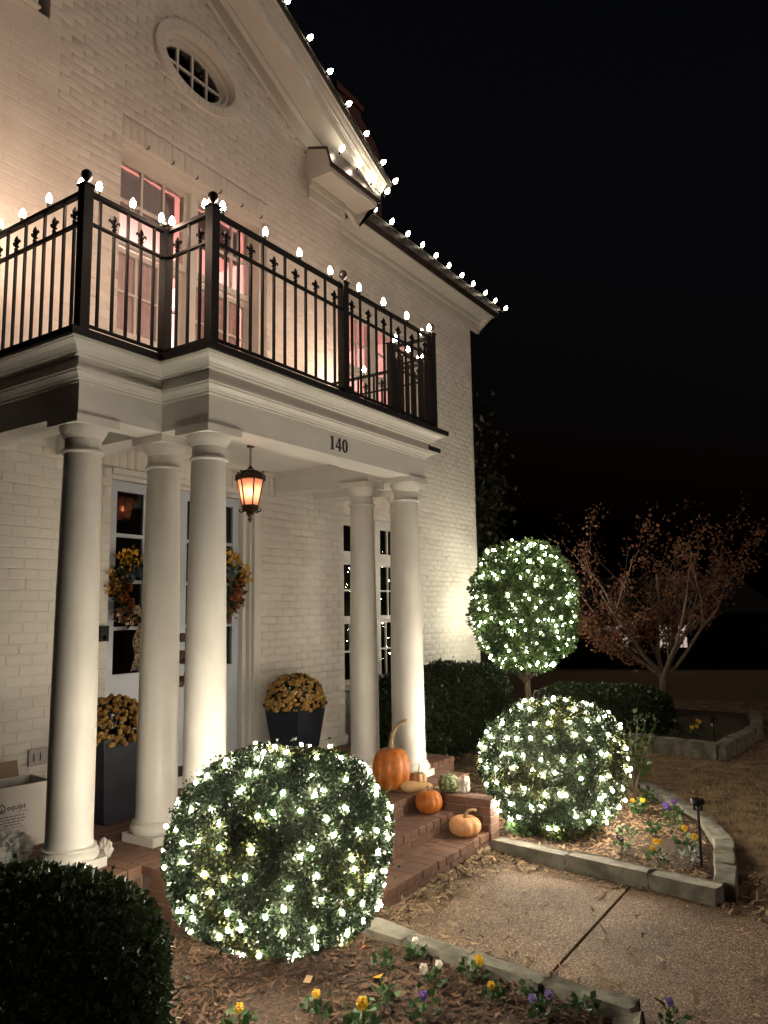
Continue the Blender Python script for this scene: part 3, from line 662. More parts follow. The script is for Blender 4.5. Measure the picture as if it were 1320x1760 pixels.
fl.v = [(x*.86, y*1.1, z*.92) for x, y, z in fl.v]; flm = fl.mesh('fleur_de_lis')
for m_ in (barS, barL, flm): m_.materials.append(MATS['blackmetal'])
def inst(name, mesh, loc, rz=0, par=rail):
    o = bpy.data.objects.new(name, mesh); COL.objects.link(o); o.parent = par; o.location = Vector(loc)-WPOS[par.name]; o.rotation_euler = (0, 0, rz); return o
def post(x, y, ball=True):
    p = MB().box(x-.032, x+.032, y-.032, y+.032, ZD, ZR-.02).build('post', 'blackmetal', rail)
    MB().add([(x-.04, y-.04, ZR-.02), (x+.04, y-.04, ZR-.02), (x+.04, y+.04, ZR-.02), (x-.04, y+.04, ZR-.02), (x-.04, y-.04, ZR-.008), (x+.04, y-.04, ZR-.008), (x+.04, y+.04, ZR-.008), (x-.04, y+.04, ZR-.008), (x, y, ZR+.012)], [(0, 3, 2, 1), (0, 1, 5, 4), (1, 2, 6, 5), (2, 3, 7, 6), (3, 0, 4, 7), (4, 5, 8), (5, 6, 8), (6, 7, 8), (7, 4, 8)]).build('post_cap', 'blackmetal', p)
    if ball: MB().lathe([(.010, 0), (.012, .012), (.02, .02), (.030, .034), (.034, .052), (.030, .070), (.018, .082), (.001, .086)], (x, y, ZR+.004), 20).build('ball_finial', 'blackmetal', p, smooth=True, fix=True)
def span(a, b_, nb, start='f'):
    a, b_ = Vector(a), Vector(b_); d = b_-a; L = d.length; ang = math.atan2(d.y, d.x); u = d/L; nrm = Vector((-u.y, u.x))
    for z, h, wd in ((ZT, .022, .018), (ZM, .013, .013), (ZD+.055, .013, .013)):
        q = []
        for p, e in ((a+u*.03, 0), (b_-u*.03, 0)):
            for s, zz in ((-1, -1), (1, -1), (1, 1), (-1, 1)): q.append((p.x+nrm.x*s*wd, p.y+nrm.y*s*wd, z+zz*h*.55))
        MB().add(q, [(0, 1, 2, 3)[::-1], (4, 5, 6, 7), (0, 4, 5, 1)[::-1], (1, 5, 6, 2)[::-1], (2, 6, 7, 3)[::-1], (3, 7, 4, 0)[::-1]]).build('rail_bar', 'blackmetal', rail, fix=True)
    for i in range(nb):
        p = a+d*((i+1)/(nb+1)); isf = (i % 2 == 0) == (start == 'f')
        inst('baluster', barS if isf else barL, (p.x, p.y, 0), ang)
        if isf: inst('fleur_de_lis', flm, (p.x, p.y, ZM+.008), ang)
RY, RW = 3.40, 3.845
X1, X2, X3, X4, X5, X6, X7 = 2.604, 3.222, 3.215, 4.611, 6.0, 5.995, 6.612
for p in ((X1, RW), (X2, RW, False), (X3, RY), (X4, RY), (X5, RY), (X6, RW, False), (X7, RW)): post(*p)
span((X1, 5.1), (X1, RW), 11, 'f'); span((X1, RW), (X2, RW), 5, 'l'); span((X2, RW), (X3, RY), 3, 'f'); span((X3, RY), (X4, RY), 11, 'f'); span((X4, RY), (X5, RY), 11, 'f')
span((X5, RY), (X6, RW), 3, 'f'); span((X6, RW), (X7, RW), 5, 'f'); span((X7, RW), (X7, 5.1), 11, 'f')

# ------------------------------------------------------------------ bulbs and light strings
def bulbmesh(name, r, h, mt, n=10):
    b = MB().lathe([(r*.45, 0), (r*.85, h*.18), (r, h*.36), (r*.92, h*.55), (r*.6, h*.8), (r*.12, h)], n=n)
    m = b.mesh(name); m.materials.append(MATS[mt]); m.polygons.foreach_set('use_smooth', [True]*len(m.polygons)); return m
sockm = MB().lathe([(.011, -.035), (.012, -.03), (.012, 0), (.009, .003)], n=8).mesh('socket'); sockm.materials.append(MATS['greenwire'])
c9r, c9f = bulbmesh('bulb', .019, .068, 'rail_bulb'), bulbmesh('bulb', .028, .08, 'roof_bulb')
def string(name, label, pts, mesh, tilt=(0, 0), cable=None, group=None, base=0.036):
    c = Vector(pts[0]); t_ = thing(name, label, 'string lights', c, group)
    MB().tube(cable or [Vector(p) for p in pts], .0035, 5).build('cable', 'greenwire', t_)
    for p in pts:
        rx, ry = tilt[0]+rnd.uniform(-.15, .15), tilt[1]+rnd.uniform(-.15, .15)
        M_ = Matrix.Rotation(rx, 3, 'X') @ Matrix.Rotation(ry, 3, 'Y'); up = M_ @ Vector((0, 0, 1))
        o = inst('bulb', mesh, Vector(p)+up*base, 0, t_); o.rotation_euler = M_.to_euler()
        s = bpy.data.objects.new('socket', sockm); COL.objects.link(s); s.parent = o
zt = ZT+.012
rp = [(X1, 4.78, zt), (X1, 4.53, zt), (X1, 4.23, zt), (X1, 3.91, zt), (2.69, RW, zt), (2.94, RW, zt), (3.175, RW, zt), (3.235, RW-.03, zt), (X3, 3.46, zt), (3.30, RY, zt), (3.70, RY, zt), (4.08, RY, zt), (4.46, RY, zt), (4.84, RY, zt), (5.20, RY, zt), (5.58, RY, zt), (5.955, RY, zt), (6.0, 3.5, zt), (5.995, 3.79, zt), (6.04, RW, zt), (6.33, RW, zt), (6.57, RW, zt), (X7, 3.9, zt), (X7, 4.25, zt), (X7, 4.6, zt), (X7, 4.86, zt)]
string('railing_string_lights', 'warm white bulbs clipped along the top rail of the balcony railing', rp, c9r)
rk = [(x, 4.648, 7.15+.5*(6-x)+.468) for x in (4.66, 5.0, 5.33, 5.68, 6.02, 6.37, 6.72, 7.07, 7.33)]
string('gable_string_lights', 'clear bulbs climbing the sloping gable edge of the roof', rk, c9f, tilt=(.5, .5), base=.034)
string('return_string_lights', 'four bright bulbs on the little dark metal roof of the cornice return', [(6.45, 4.795, 6.95), (6.78, 4.785, 6.92), (7.03, 4.76, 6.85), (7.27, 4.72, 6.80)], c9f, tilt=(.7, 0))
string('gutter_string_lights', 'row of bright bulbs along the dark gutter of the right wing', [(7.55+.396*i, 5.08, 6.815) for i in range(11)], c9f, tilt=(.5, 0))

# ------------------------------------------------------------------ lit shrubs
def shell(c, rad, n, noise=.05, seed=0, pw=2.4, zmin=-1e9, depth=.10, rng=nrg, ns=3.0):
    d = norm(rng.normal(size=(n, 3))); rad = np.array(rad)
    k = (np.abs(d/1.0)**pw).sum(1)**(-1/pw); s = k*(1+noise*fnoise(d, ns, seed)+noise*.5*fnoise(d, ns*3.1, seed+3))*(1-depth*rng.uniform(0, 1, n)**1.5)
    p = d*s[:, None]*rad+np.array(c); nn = norm(d/rad)
    ok = p[:, 2] > zmin; return p[ok], nn[ok]
def surf(c, rad, d, noise, seed, pw, ns=3.0):
    d = norm(np.asarray(d)); k = (np.abs(d)**pw).sum(-1)**(-1/pw)
    s = k*(1+noise*fnoise(d, ns, seed)+noise*.5*fnoise(d, ns*3.1, seed+3)); return d*s[..., None]*np.array(rad)+np.array(c)
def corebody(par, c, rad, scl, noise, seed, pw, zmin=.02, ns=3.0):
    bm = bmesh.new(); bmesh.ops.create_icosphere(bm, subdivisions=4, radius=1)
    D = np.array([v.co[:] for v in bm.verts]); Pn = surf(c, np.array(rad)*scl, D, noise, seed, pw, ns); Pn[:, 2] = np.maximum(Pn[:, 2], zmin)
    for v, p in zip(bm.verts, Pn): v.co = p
    m = bpy.data.meshes.new('dark_core'); bm.to_mesh(m); bm.free(); return link('dark_core', m, 'core', par, smooth=True)  # solid dark body added inside the leaves to block see-through
def shrub(name, label, c, rad, n, size, mt, noise=.05, seed=0, pw=2.4, spread=.9, aspect=.45, depth=.14, core=.88, cat='shrub', group=None, extra=None, zmin=.03, ns=3.0):
    t_ = thing(name, label, cat, (c[0], c[1], 0), group)
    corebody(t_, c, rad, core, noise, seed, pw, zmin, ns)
    p, nn = shell(c, rad, n, noise, seed, pw, zmin, depth, ns=ns); leafcloud('foliage', p, nn, size, mt, t_, spread, aspect)
    p, nn = shell(c, np.array(rad)*1.03, n//70, noise*1.6, seed, pw, zmin, .05, ns=ns*2.2); leafcloud('stray_shoots', p, nn, size*1.1, mt, t_, spread*.7, aspect, kind='stuff')
    if extra:
        p, nn = shell(c, np.array(rad)*1.01, extra[0], noise, seed, pw, zmin, depth*.5, ns=ns); k = fnoise(p, 4.5, seed+9) > extra[2]; leafcloud('yellow_leaves', p[k], nn[k], size, extra[1], t_, spread, aspect)  # noise-picked patches of paler, yellower leaves
    return t_
def netlights(label, c, rad, noise, seed, pw, rows, step, r, mt, zmin=.12, ns=3.0, back=True, jit=.35, wire=True, dz=(-.022, .026)):
    t_ = thing('net_lights', label, 'net lights', (c[0], c[1], c[2]))
    bm_ = ico('bulb', r, 1, (1, 1, 1.35)); bm_.materials.append(MATS[mt]); W = MB(); prev = None
    hh_ = math.pi/rows
    for i in range(rows+1):
        th = hh_*(i+.35); 
        if th > math.pi: break
        m_ = max(1, int(2*math.pi*math.sin(th)*rad[0]/step)); ring = []
        for j in range(m_):
            ph = 2*math.pi*(j+.5*(i % 2)+rnd.uniform(-jit, jit))/m_; tt = th+rnd.uniform(-jit, jit)*hh_*.6
            d = np.array((math.sin(tt)*math.cos(ph), math.sin(tt)*math.sin(ph), math.cos(tt))); p = surf(c, rad, d, noise, seed, pw, ns)
            if p[2] < zmin: continue
            q = p+norm(d/np.array(rad))*rnd.uniform(*dz)
            o = inst('bulb', bm_, q, 0, t_); o.rotation_euler = (rnd.uniform(-1, 1), rnd.uniform(-1, 1), 0); ring.append(p+norm(d/np.array(rad))*.006)
        if wire and len(ring) > 3:
            for a_, b__ in zip(ring, ring[1:]+ring[:1]):
                W.tube([a_, (a_+b__)/2+np.array([0, 0, -.012]), b__], .0016, 3, cap=False)
            if prev:
                for a_ in ring: 
                    q = min(prev, key=lambda z: ((z-a_)**2).sum()); W.tube([a_, q], .0014, 3, cap=False)
        prev = ring or prev
    if wire and W.v: W.build('wire', 'greenwire', t_)
    return t_
B1c, B1r = (2.995, 2.617, .645), (.515, .515, .45)
shrub('boxwood_ball', 'clipped round boxwood wrapped in lights nearest the camera, left of the steps', B1c, B1r, 88000, .0145, 'boxleaf', .05, 1, 2.5, depth=.14, extra=(26000, 'yellowleaf', .25))
netlights('net of white lights over the near round boxwood left of the steps', B1c, B1r, .05, 1, 2.5, 13, .122, .0098, 'net_bulb', .25, jit=.5)
B2c, B2r = (5.92, 2.33, .555), (.535, .535, .49)
shrub('boxwood_ball', 'clipped round boxwood wrapped in lights in the stone edged bed right of the walk', B2c, B2r, 56000, .018, 'boxleaf', .05, 4, 2.5, depth=.14, extra=(20000, 'yellowleaf', .05))
netlights('net of white lights over the round boxwood in the stone edged bed', B2c, B2r, .05, 4, 2.5, 13, .125, .0115, 'net_bulb', .16, jit=.5)
TC, TR = (10.36, 4.43, 1.83), (.70, .70, .90)
tp = thing('topiary_tree', 'egg shaped evergreen topiary wrapped in lights at the right house corner', 'topiary', (TC[0], TC[1], 0))
corebody(tp, TC, TR, .84, .06, 6, 2.5, .9, 3.5)
p, nn = shell(TC, TR, 19000, .09, 6, 2.5, .85, .22, ns=5.5); leafcloud('crown', p, nn, .06, 'hollyleaf', tp, 1.0, .33)
b = MB(); b.tube([(TC[0], TC[1], -.03), (TC[0]+.02, TC[1], .5), (TC[0], TC[1], 1.1)], [.06, .045, .05], 8)
for k in range(7):
    a = k*.9; b.tube([(TC[0]+.02, TC[1], .62+.03*k), (TC[0]+.13*math.cos(a), TC[1]+.13*math.sin(a), .85), (TC[0]+.3*math.cos(a), TC[1]+.3*math.sin(a), 1.15)], [.022, .018, .01], 5)
b.build('trunk', 'bark', tp)
netlights('dense white lights over the egg shaped topiary at the house corner', TC, TR, .07, 6, 2.5, 19, .17, .0145, 'topi_bulb', .95, 3.5, dz=(-.03, .03), wire=False, jit=1.0)
# dark hedges
shrub('box_hedge', 'large unlit clipped hedge in the near left corner of the picture', (1.55, 2.66, .375), (.53, .50, .485), 46000, .025, 'darkleaf', .03, 8, 3.4, spread=.8, aspect=.3, depth=.12, cat='hedge', core=.9)
for x, y, r, h, l in ((7.55, 4.72, .50, .55, 'dark rounded evergreen shrub just right of the front right column'), (8.5, 4.75, .54, .57, 'dark rounded evergreen shrub against the white wing wall, second from the column'), (9.42, 4.78, .48, .53, 'dark rounded evergreen shrub beside the lit topiary trunk')):
    shrub('evergreen_shrub', l, (x, y, h-.02), (r, r*.9, h), 9000, .045, 'darkleaf', .05, x, 2.8, spread=.9, aspect=.2, depth=.14, group='dark shrubs along the wing wall', core=.9)
shrub('low_hedge', 'low flat topped dark hedge behind the lit boxwood in the bed', (10.9, 3.55, .30), (.50, .95, .36), 11000, .045, 'darkleaf', .04, 12, 4.0, depth=.12, cat='hedge', core=.9)
# leafy laurel behind the second ball
lt = thing('laurel_bush', 'loose leafy green bush peeking out behind the second lit boxwood', 'shrub', (7.55, 2.18, 0))
b = MB(); LP, LN = [], []
for k in range(12):
    a = rnd.uniform(0, 6.28); r = rnd.uniform(.1, .34); top = np.array((7.55+r*math.cos(a), 2.18+r*math.sin(a), rnd.uniform(.35, .78)))
    b.tube([(7.55, 2.18, 0), (np.array((7.55, 2.18, 0))+top)/2+np.array((0, 0, .08)), top], [.008, .006, .003], 5)
    for j in range(34):
        f = rnd.uniform(.3, 1); LP.append(np.array((7.55, 2.18, 0))*(1-f)+top*f+nrg.normal(size=3)*.045); LN.append(np.array((math.cos(a), math.sin(a), .6)))
b.build('stems', 'bark', lt); leafcloud('foliage', np.array(LP), np.array(LN), .055, 'hollyleaf', lt, .8, .3)

# ------------------------------------------------------------------ trees
def tree(name, label, base, H, seed, spreadk, nleaf, lsize, lmt, split=.75, nl=6, lean=0, dens=None, limbs=()):
    rg = random.Random(seed); t_ = thing(name, label, 'tree', base); b = MB(); tips = []
    def grow(p, d, L, r, lev):
        pts = [p]; rr = [r]; q = p.copy(); dd = d.copy(); ns = 4
        for i in range(ns):
            dd = (dd+Vector((rg.uniform(-1, 1), rg.uniform(-1, 1), rg.uniform(-.3, .8)))*.26).normalized(); q = q+dd*(L/ns); pts.append(q.copy()); rr.append(r*(1-.55*(i+1)/ns))
        b.tube(pts, rr, 6 if lev < 2 else 4, cap=False)
        if lev >= 2: tips.extend([(pts[i], dd) for i in range(1, ns+1)])
        if lev < 4:
            for k in range(3 if lev < 3 else 2):
                i = rg.randint(1, ns); nd = (dd+Vector((rg.uniform(-1, 1), rg.uniform(-1, 1), rg.uniform(-.6, .7)))*.75).normalized(); grow(pts[i], nd, L*rg.uniform(.5, .75), rr[i]*.62, lev+1)
    B = Vector(base)
    b.tube([B+Vector((0, 0, -.05)), B+Vector((.02, 0, split*.5)), B+Vector((0, 0, split))], [.075, .058, .06], 8, cap=False)
    for k in range(nl):
        a = 2*math.pi*(k+.3*rg.random())/nl; e = rg.uniform(.45, 1.05)*spreadk
        d = Vector((math.cos(a)*e, math.sin(a)*e, 1)).normalized(); grow(B+Vector((0, 0, split*rg.uniform(.8, 1))), d, (H-split)*rg.uniform(.45, .62), .034, 1)
    for dx_, dy2, dz_, l_ in limbs: grow(B+Vector((0, 0, split*.9)), Vector((dx_, dy2, dz_)).normalized(), l_, .034, 1)
    b.build('trunk', 'bark', t_)
    P_, N_ = [], []
    for i in range(nleaf):
        p, d = tips[rg.randrange(len(tips))]
        if dens and rg.random() > dens(p.z-base[2]): continue
        P_.append(np.array(p)+nrg.normal(size=3)*.06); N_.append(np.array((rg.uniform(-1, 1), rg.uniform(-1, 1), -.5)))
    leafcloud('crown', np.array(P_), np.array(N_), lsize, lmt, t_, .6, .42)
    return t_
tree('autumn_tree', 'small tree with sparse brown autumn leaves beyond the lit topiary', (12.33, 3.02, -.03), 3.7, 5, 1.3, 15000, .046, 'brownleaf', split=.8, nl=8, dens=lambda z: 1.0 if z < 1.8 else .3, limbs=((-.5, .78, .72, 1.35), (-.4, .7, .42, 1.1)))
tree('autumn_tree', 'bare brown tree whose twigs reach in at the right picture edge', (13.9, .22, -.03), 3.6, 9, 1.0, 2200, .06, 'brownleaf', split=.8, nl=6)
def bigtree(name, label, base, cz, rad, n, sz, mt, seed):
    t_ = thing(name, label, 'tree', base); b = MB(); B = Vector(base); LPs, LNs = [], []; rg = random.Random(seed)
    b.tube([B, B+Vector((.1, 0, cz*.6)), B+Vector((0, 0, cz))], [.16, .12, .08], 8)
    for k in range(26):
        d = norm(nrg.normal(size=3)); e = np.array((base[0], base[1], cz))+d*np.array(rad)*rg.uniform(.55, 1)
        b.tube([B+Vector((0, 0, cz*.5+rg.random()*cz*.3)), e], [.03, .01], 4)
        m_ = n//26; LPs.append(e+nrg.normal(size=(m_, 3))*.24); LNs.append(np.tile(d, (m_, 1)))
    b.build('trunk', 'bark', t_); leafcloud('crown', np.concatenate(LPs), np.concatenate(LNs), sz, mt, t_, .9, .3)
bigtree('evergreen_tree', 'dark broadleaf evergreen tree behind the right house corner', (12.35, 6.35, -.05), 3.6, (.5, .5, 2.0), 3600, .12, 'magnolia', 3)

# ------------------------------------------------------------------ planting beds
def bedmesh(name, poly, z, amp=.03):
    xs_ = [p[0] for p in poly]; ys_ = [p[1] for p in poly]
    bm = bmesh.new(); bm.faces.new([bm.verts.new((x, y, z)) for x, y in poly])
    bmesh.ops.triangulate(bm, faces=bm.faces); 
    for _ in range(4): bmesh.ops.subdivide_edges(bm, edges=bm.edges[:], cuts=1, use_grid_fill=True)
    for v in bm.verts: v.co.z = z+amp*float(fnoise(np.array(v.co[:]), 3, 2))
    m = bpy.data.meshes.new(name); bm.to_mesh(m); bm.free(); return tag(link(name, m, 'mulchground', smooth=True), kind='structure')
RB = [(5.40, 2.62), (5.30, 2.0), (5.24, 1.45), (5.20, 1.05), (5.62, 1.12), (6.1, 1.2), (6.72, 1.45), (7.5, 2.05), (7.95, 2.55), (8.6, 3.2), (10.4, 3.6), (10.4, 5.46), (6.87, 5.46), (6.87, 3.75), (6.22, 3.72), (6.22, 3.24), (5.58, 3.24), (5.58, 2.64)]
LB = [(3.60, 2.66), (3.56, 2.0), (3.50, 1.45), (3.45, 1.12), (3.0, 1.0), (2.2, .85), (.2, .9), (.2, 5.1), (2.41, 5.1), (2.41, 3.73), (3.05, 3.73), (3.05, 3.24), (3.60, 3.24)]
bedmesh('mulch_bed', RB, .045); bedmesh('mulch_bed', LB, .03)
from mathutils.geometry import tessellate_polygon
def scatter(poly, n):
    V = [Vector((x, y, 0)) for x, y in poly]; T = tessellate_polygon([V]); A = np.array([[poly[i] for i in t_] for t_ in T])
    ar = np.abs(np.cross(A[:, 1]-A[:, 0], A[:, 2]-A[:, 0]))/2; k = nrg.choice(len(A), n, p=ar/ar.sum()); u = nrg.uniform(size=(n, 2)); fl_ = u.sum(1) > 1; u[fl_] = 1-u[fl_]
    t_ = A[k]; return t_[:, 0]+u[:, :1]*(t_[:, 1]-t_[:, 0])+u[:, 1:]*(t_[:, 2]-t_[:, 0])
def chips(name, xy, z, mt, lmin=.025, lmax=.085, wd=.013, lab=None, lift=.02):
    n = len(xy); a = nrg.uniform(0, 6.28, n); L = nrg.uniform(lmin, lmax, n); W_ = wd*nrg.uniform(.5, 1.5, n); tl = nrg.normal(0, .22, n); cv = nrg.normal(0, .12, n); bend = nrg.normal(0, .4, n)
    dx = np.stack([np.cos(a), np.sin(a)], 1); sx_ = np.stack([-np.sin(a), np.cos(a)], 1); V = np.empty((n, 2, 4, 3))
    zz = (z(xy) if callable(z) else z)+nrg.uniform(0, lift, n)
    def pt(f, s):
        p = np.empty((n, 3)); p[:, :2] = xy+dx*(f*L)[:, None]+sx_*((bend*L*(f*f)*2)+s*W_)[:, None]; p[:, 2] = zz+np.maximum(f*L*tl, -.01)+cv*L*f*f*4+s*W_*.3; return p
    for k, (f0, f1) in enumerate(((-.5, 0), (0, .5))):
        V[:, k, 0] = pt(f0, -.5 if k else -.2); V[:, k, 1] = pt(f1, -.5 if not k else -.1); V[:, k, 2] = pt(f1, .5 if not k else .1); V[:, k, 3] = pt(f0, .5 if k else .2)
    o = link(name, nmesh(name, V.reshape(-1, 3), 4), mt); tag(o, lab, 'mulch' if lab else None, kind='stuff'); return o
near = lambda xy, c, r: np.hypot(xy[:, 0]-c[0], xy[:, 1]-c[1]) > r
LV = [p for p in LB if p[0] > 2.0]; LVp = [(3.58, 2.66), (3.54, 2.0), (3.48, 1.45), (3.42, 1.1), (2.2, .9), (1.9, 1.6), (1.9, 3.2), (2.4, 3.7), (3.05, 3.7), (3.05, 3.2), (3.58, 3.2)]
RVp = [(5.40, 2.6), (5.30, 2.0), (5.24, 1.45), (5.20, 1.08), (5.62, 1.15), (6.1, 1.25), (6.72, 1.5), (7.5, 2.1), (7.9, 2.6), (8.4, 3.3), (8.4, 4.4), (6.9, 4.4), (6.25, 3.7), (5.6, 3.2), (5.6, 2.66)]
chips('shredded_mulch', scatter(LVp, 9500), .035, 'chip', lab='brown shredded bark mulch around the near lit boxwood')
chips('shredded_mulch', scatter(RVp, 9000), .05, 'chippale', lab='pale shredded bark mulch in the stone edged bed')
# leaf litter on the walk, thick by the steps
xy = np.concatenate([np.stack([nrg.uniform(3.62, 5.4, 620), 2.67-np.abs(nrg.normal(0, .13, 620))], 1), np.stack([5.34-np.abs(nrg.normal(0, .12, 420)), 2.66-np.abs(nrg.normal(0, .2, 420))], 1),
    np.stack([nrg.uniform(3.6, 5.2, 120), nrg.uniform(.2, 2.6, 120)], 1), np.stack([5.15-np.abs(nrg.normal(0, .05, 90)), nrg.uniform(.9, 2.4, 90)], 1), np.stack([nrg.uniform(4.95, 5.7, 160), nrg.uniform(.55, .98, 160)], 1), np.stack([3.75+np.abs(nrg.normal(0, .06, 60)), nrg.uniform(1.2, 2.6, 60)], 1)])
chips('leaf_litter', xy, .004, 'litter', .03, .12, .016, lab='dry curled litter drifted on the walk below the steps', lift=.012)
# dead grass
ax, ay = nrg.uniform(5.5, 13.5, 60000), nrg.uniform(-2.5, 2.6, 60000)
def curb_y(x): return np.interp(x, [5.0, 5.6, 6.2, 6.8, 7.6, 8.0, 8.7, 10.4], [.62, .82, .95, 1.22, 1.83, 2.3, 3.0, 3.3])
kk = (ay < curb_y(ax)-.05) & (nrg.uniform(size=60000) < np.clip(1.6-ax/11, .25, 1)) & (ay > -.1*ax+.2)
xy = np.stack([ax[kk], ay[kk]], 1); n = len(xy); a = nrg.uniform(0, 6.28, n); h = nrg.uniform(.015, .05, n); l = nrg.uniform(.01, .05, n)
V = np.empty((n, 3, 3)); sx_ = np.stack([-np.sin(a), np.cos(a)], 1)*.003; z0 = gz(xy[:, 0], xy[:, 1])
V[:, 0, :2] = xy-sx_; V[:, 1, :2] = xy+sx_; V[:, 2, :2] = xy+np.stack([np.cos(a), np.sin(a)], 1)*l[:, None]; V[:, 0, 2] = V[:, 1, 2] = z0; V[:, 2, 2] = z0+h
tag(link('dormant_grass', nmesh('dormant_grass', V.reshape(-1, 3), 3), 'blade'), 'dry brown dormant grass right of the stone edging', 'grass', kind='stuff')
# stone edging
def block(par, p0, p1, wd, z0, z1, seed):
    """a rough cut stone laid from p0 to p1"""
    rg = random.Random(seed); bm = bmesh.new(); bmesh.ops.create_cube(bm, size=1); bmesh.ops.subdivide_edges(bm, edges=bm.edges[:], cuts=1, use_grid_fill=True)
    a, b__ = Vector(p0), Vector(p1); d = b__-a; L = d.length-.006; u = d.normalized(); nr = Vector((-u.y, u.x)); c = (a+b__)/2
    for v in bm.verts:
        x, y, z = v.co; k = .96 if abs(z) > .4 else 1.0
        x, y = x*L*(.992 if abs(z) > .4 else 1), y*wd*k
        p = c+u*x+nr*y; v.co = (p.x+rg.uniform(-.009, .009), p.y+rg.uniform(-.009, .009), z0+(z+.5)*(z1-z0)+(rg.uniform(-.010, .008) if z > 0 else 0))
    bmesh.ops.bevel(bm, geom=[e for e in bm.edges if len(e.link_faces) == 2 and e.calc_face_angle() > .8], offset=.008, segments=1, affect='EDGES')
    m = bpy.data.meshes.new('edging_stone'); bm.to_mesh(m); bm.free(); link('edging_stone', m, 'stone', par, smooth='auto')
def edging(label, pts, wd, z1, seed, step=.34):
    t_ = thing('stone_edging', label, 'edging', (*pts[0], 0)); P_ = [Vector(p) for p in pts]; run = []
    for a, b__ in zip(P_[:-1], P_[1:]):
        n = max(1, round((b__-a).length/step)); run += [(a.lerp(b__, i/n), a.lerp(b__, (i+1)/n)) for i in range(n)]
    for i, (a, b__) in enumerate(run): block(t_, a, b__, wd, -.06, z1+rnd.uniform(-.006, .006), seed+i)
edging('low stone edging curving round the bed with the second lit boxwood', [(5.37, 2.60), (5.285, 2.0), (5.20, 1.42), (5.13, 1.0)], .135, .092, 1, .42)
edging('stone edging between that bed and the brown lawn, curving away', [(5.22, .985), (5.62, 1.05), (6.15, 1.15), (6.75, 1.40), (7.2, 1.72), (7.58, 2.0), (7.92, 2.42), (8.3, 2.95)], .135, .095, 30, .30)
edging('straight stone edging between the near mulch bed and the walk', [(3.625, 2.62), (3.56, 1.9), (3.49, 1.05)], .11, .08, 60, .40)
edging('short stone edging closing the near mulch bed at the bottom', [(3.43, 1.06), (2.9, 1.0), (2.2, .93)], .11, .08, 80, .35)
# far raised bed
MB().poly([(9.95, 1.93), (10.2, 2.85), (11.9, 3.3), (13.4, 3.4), (13.2, 2.0), (11.7, 1.75)], -.1, .10).build('far_bed_soil', 'mulchground'); tag(bpy.data.objects['far_bed_soil'], kind='structure')
edging('raised stone kerb of the far flower bed under the brown tree', [(10.15, 2.95), (9.86, 1.83), (11.75, 1.66), (13.3, 1.9)], .16, .15, 90, .45)

# ------------------------------------------------------------------ pansies
def pansy(x, y, z, color, label, nf=1, sz=1.0, leaf='pansyleaf', nl=32, spreadr=.052, fh=.085, seed=0):
    rg = random.Random(seed+int(x*100)); t_ = thing('pansy' if nf else 'leafy_plant', label, 'flower' if nf else 'plant', (x, y, z), 'bedding plants')
    P_, N_ = [], []
    for k in range(nl):
        a = rg.uniform(0, 6.28); r = rg.uniform(.0, spreadr)*sz; P_.append((x+r*math.cos(a), y+r*math.sin(a), z+rg.uniform(.005, .06)*sz)); N_.append((math.cos(a), math.sin(a), rg.uniform(.2, 1.2)))
    leafcloud('leaves', np.array(P_), np.array(N_), .033*sz, leaf, t_, .5, .33)
    for k in range(nf):
        a = rg.uniform(0, 6.28); o = np.array((x+.035*math.cos(a)*sz*(nf > 1), y+.035*math.sin(a)*sz*(nf > 1), z+(fh+rg.uniform(-.015, .02))*sz))
        MB().tube([(x, y, z), o*.5+np.array((x, y, z))*.5, o], .0025, 4).build('flower_stem', 'pansyleaf', t_)
        fc = norm(np.array((-.75, -.45+rg.uniform(-.3, .3), .55))); s = norm(np.cross(fc, (0, 0, 1))); u = np.cross(s, fc); q = []; F_ = []
        b = MB()
        for pa in (90-38, 90+38, 195, -15, 270):
            c = o+(s*math.cos(R(pa))+u*math.sin(R(pa)))*.0085*sz; rr = .0098*sz if pa != 270 else .0115*sz
            ring = [c+fc*.002*(pa % 7)+(s*math.cos(R(45*i))+u*math.sin(R(45*i)))*rr+fc*(.004 if i % 2 else -.003) for i in range(8)]
            b.add([c+fc*.006+fc*.002*(pa % 7)]+ring, [(0, i+1, (i+1) % 8+1) for i in range(8)])
        b.build('flower', color, t_)
        MB().add([o+fc*.0155+(s*math.cos(R(60*i))+u*math.sin(R(60*i)))*.003*sz for i in range(6)], [tuple(range(6))]).build('flower_eye', 'petal_yellow' if color != 'petal_yellow' else 'wr_orange', t_)
    return t_
Z1, Z2 = .045, .06
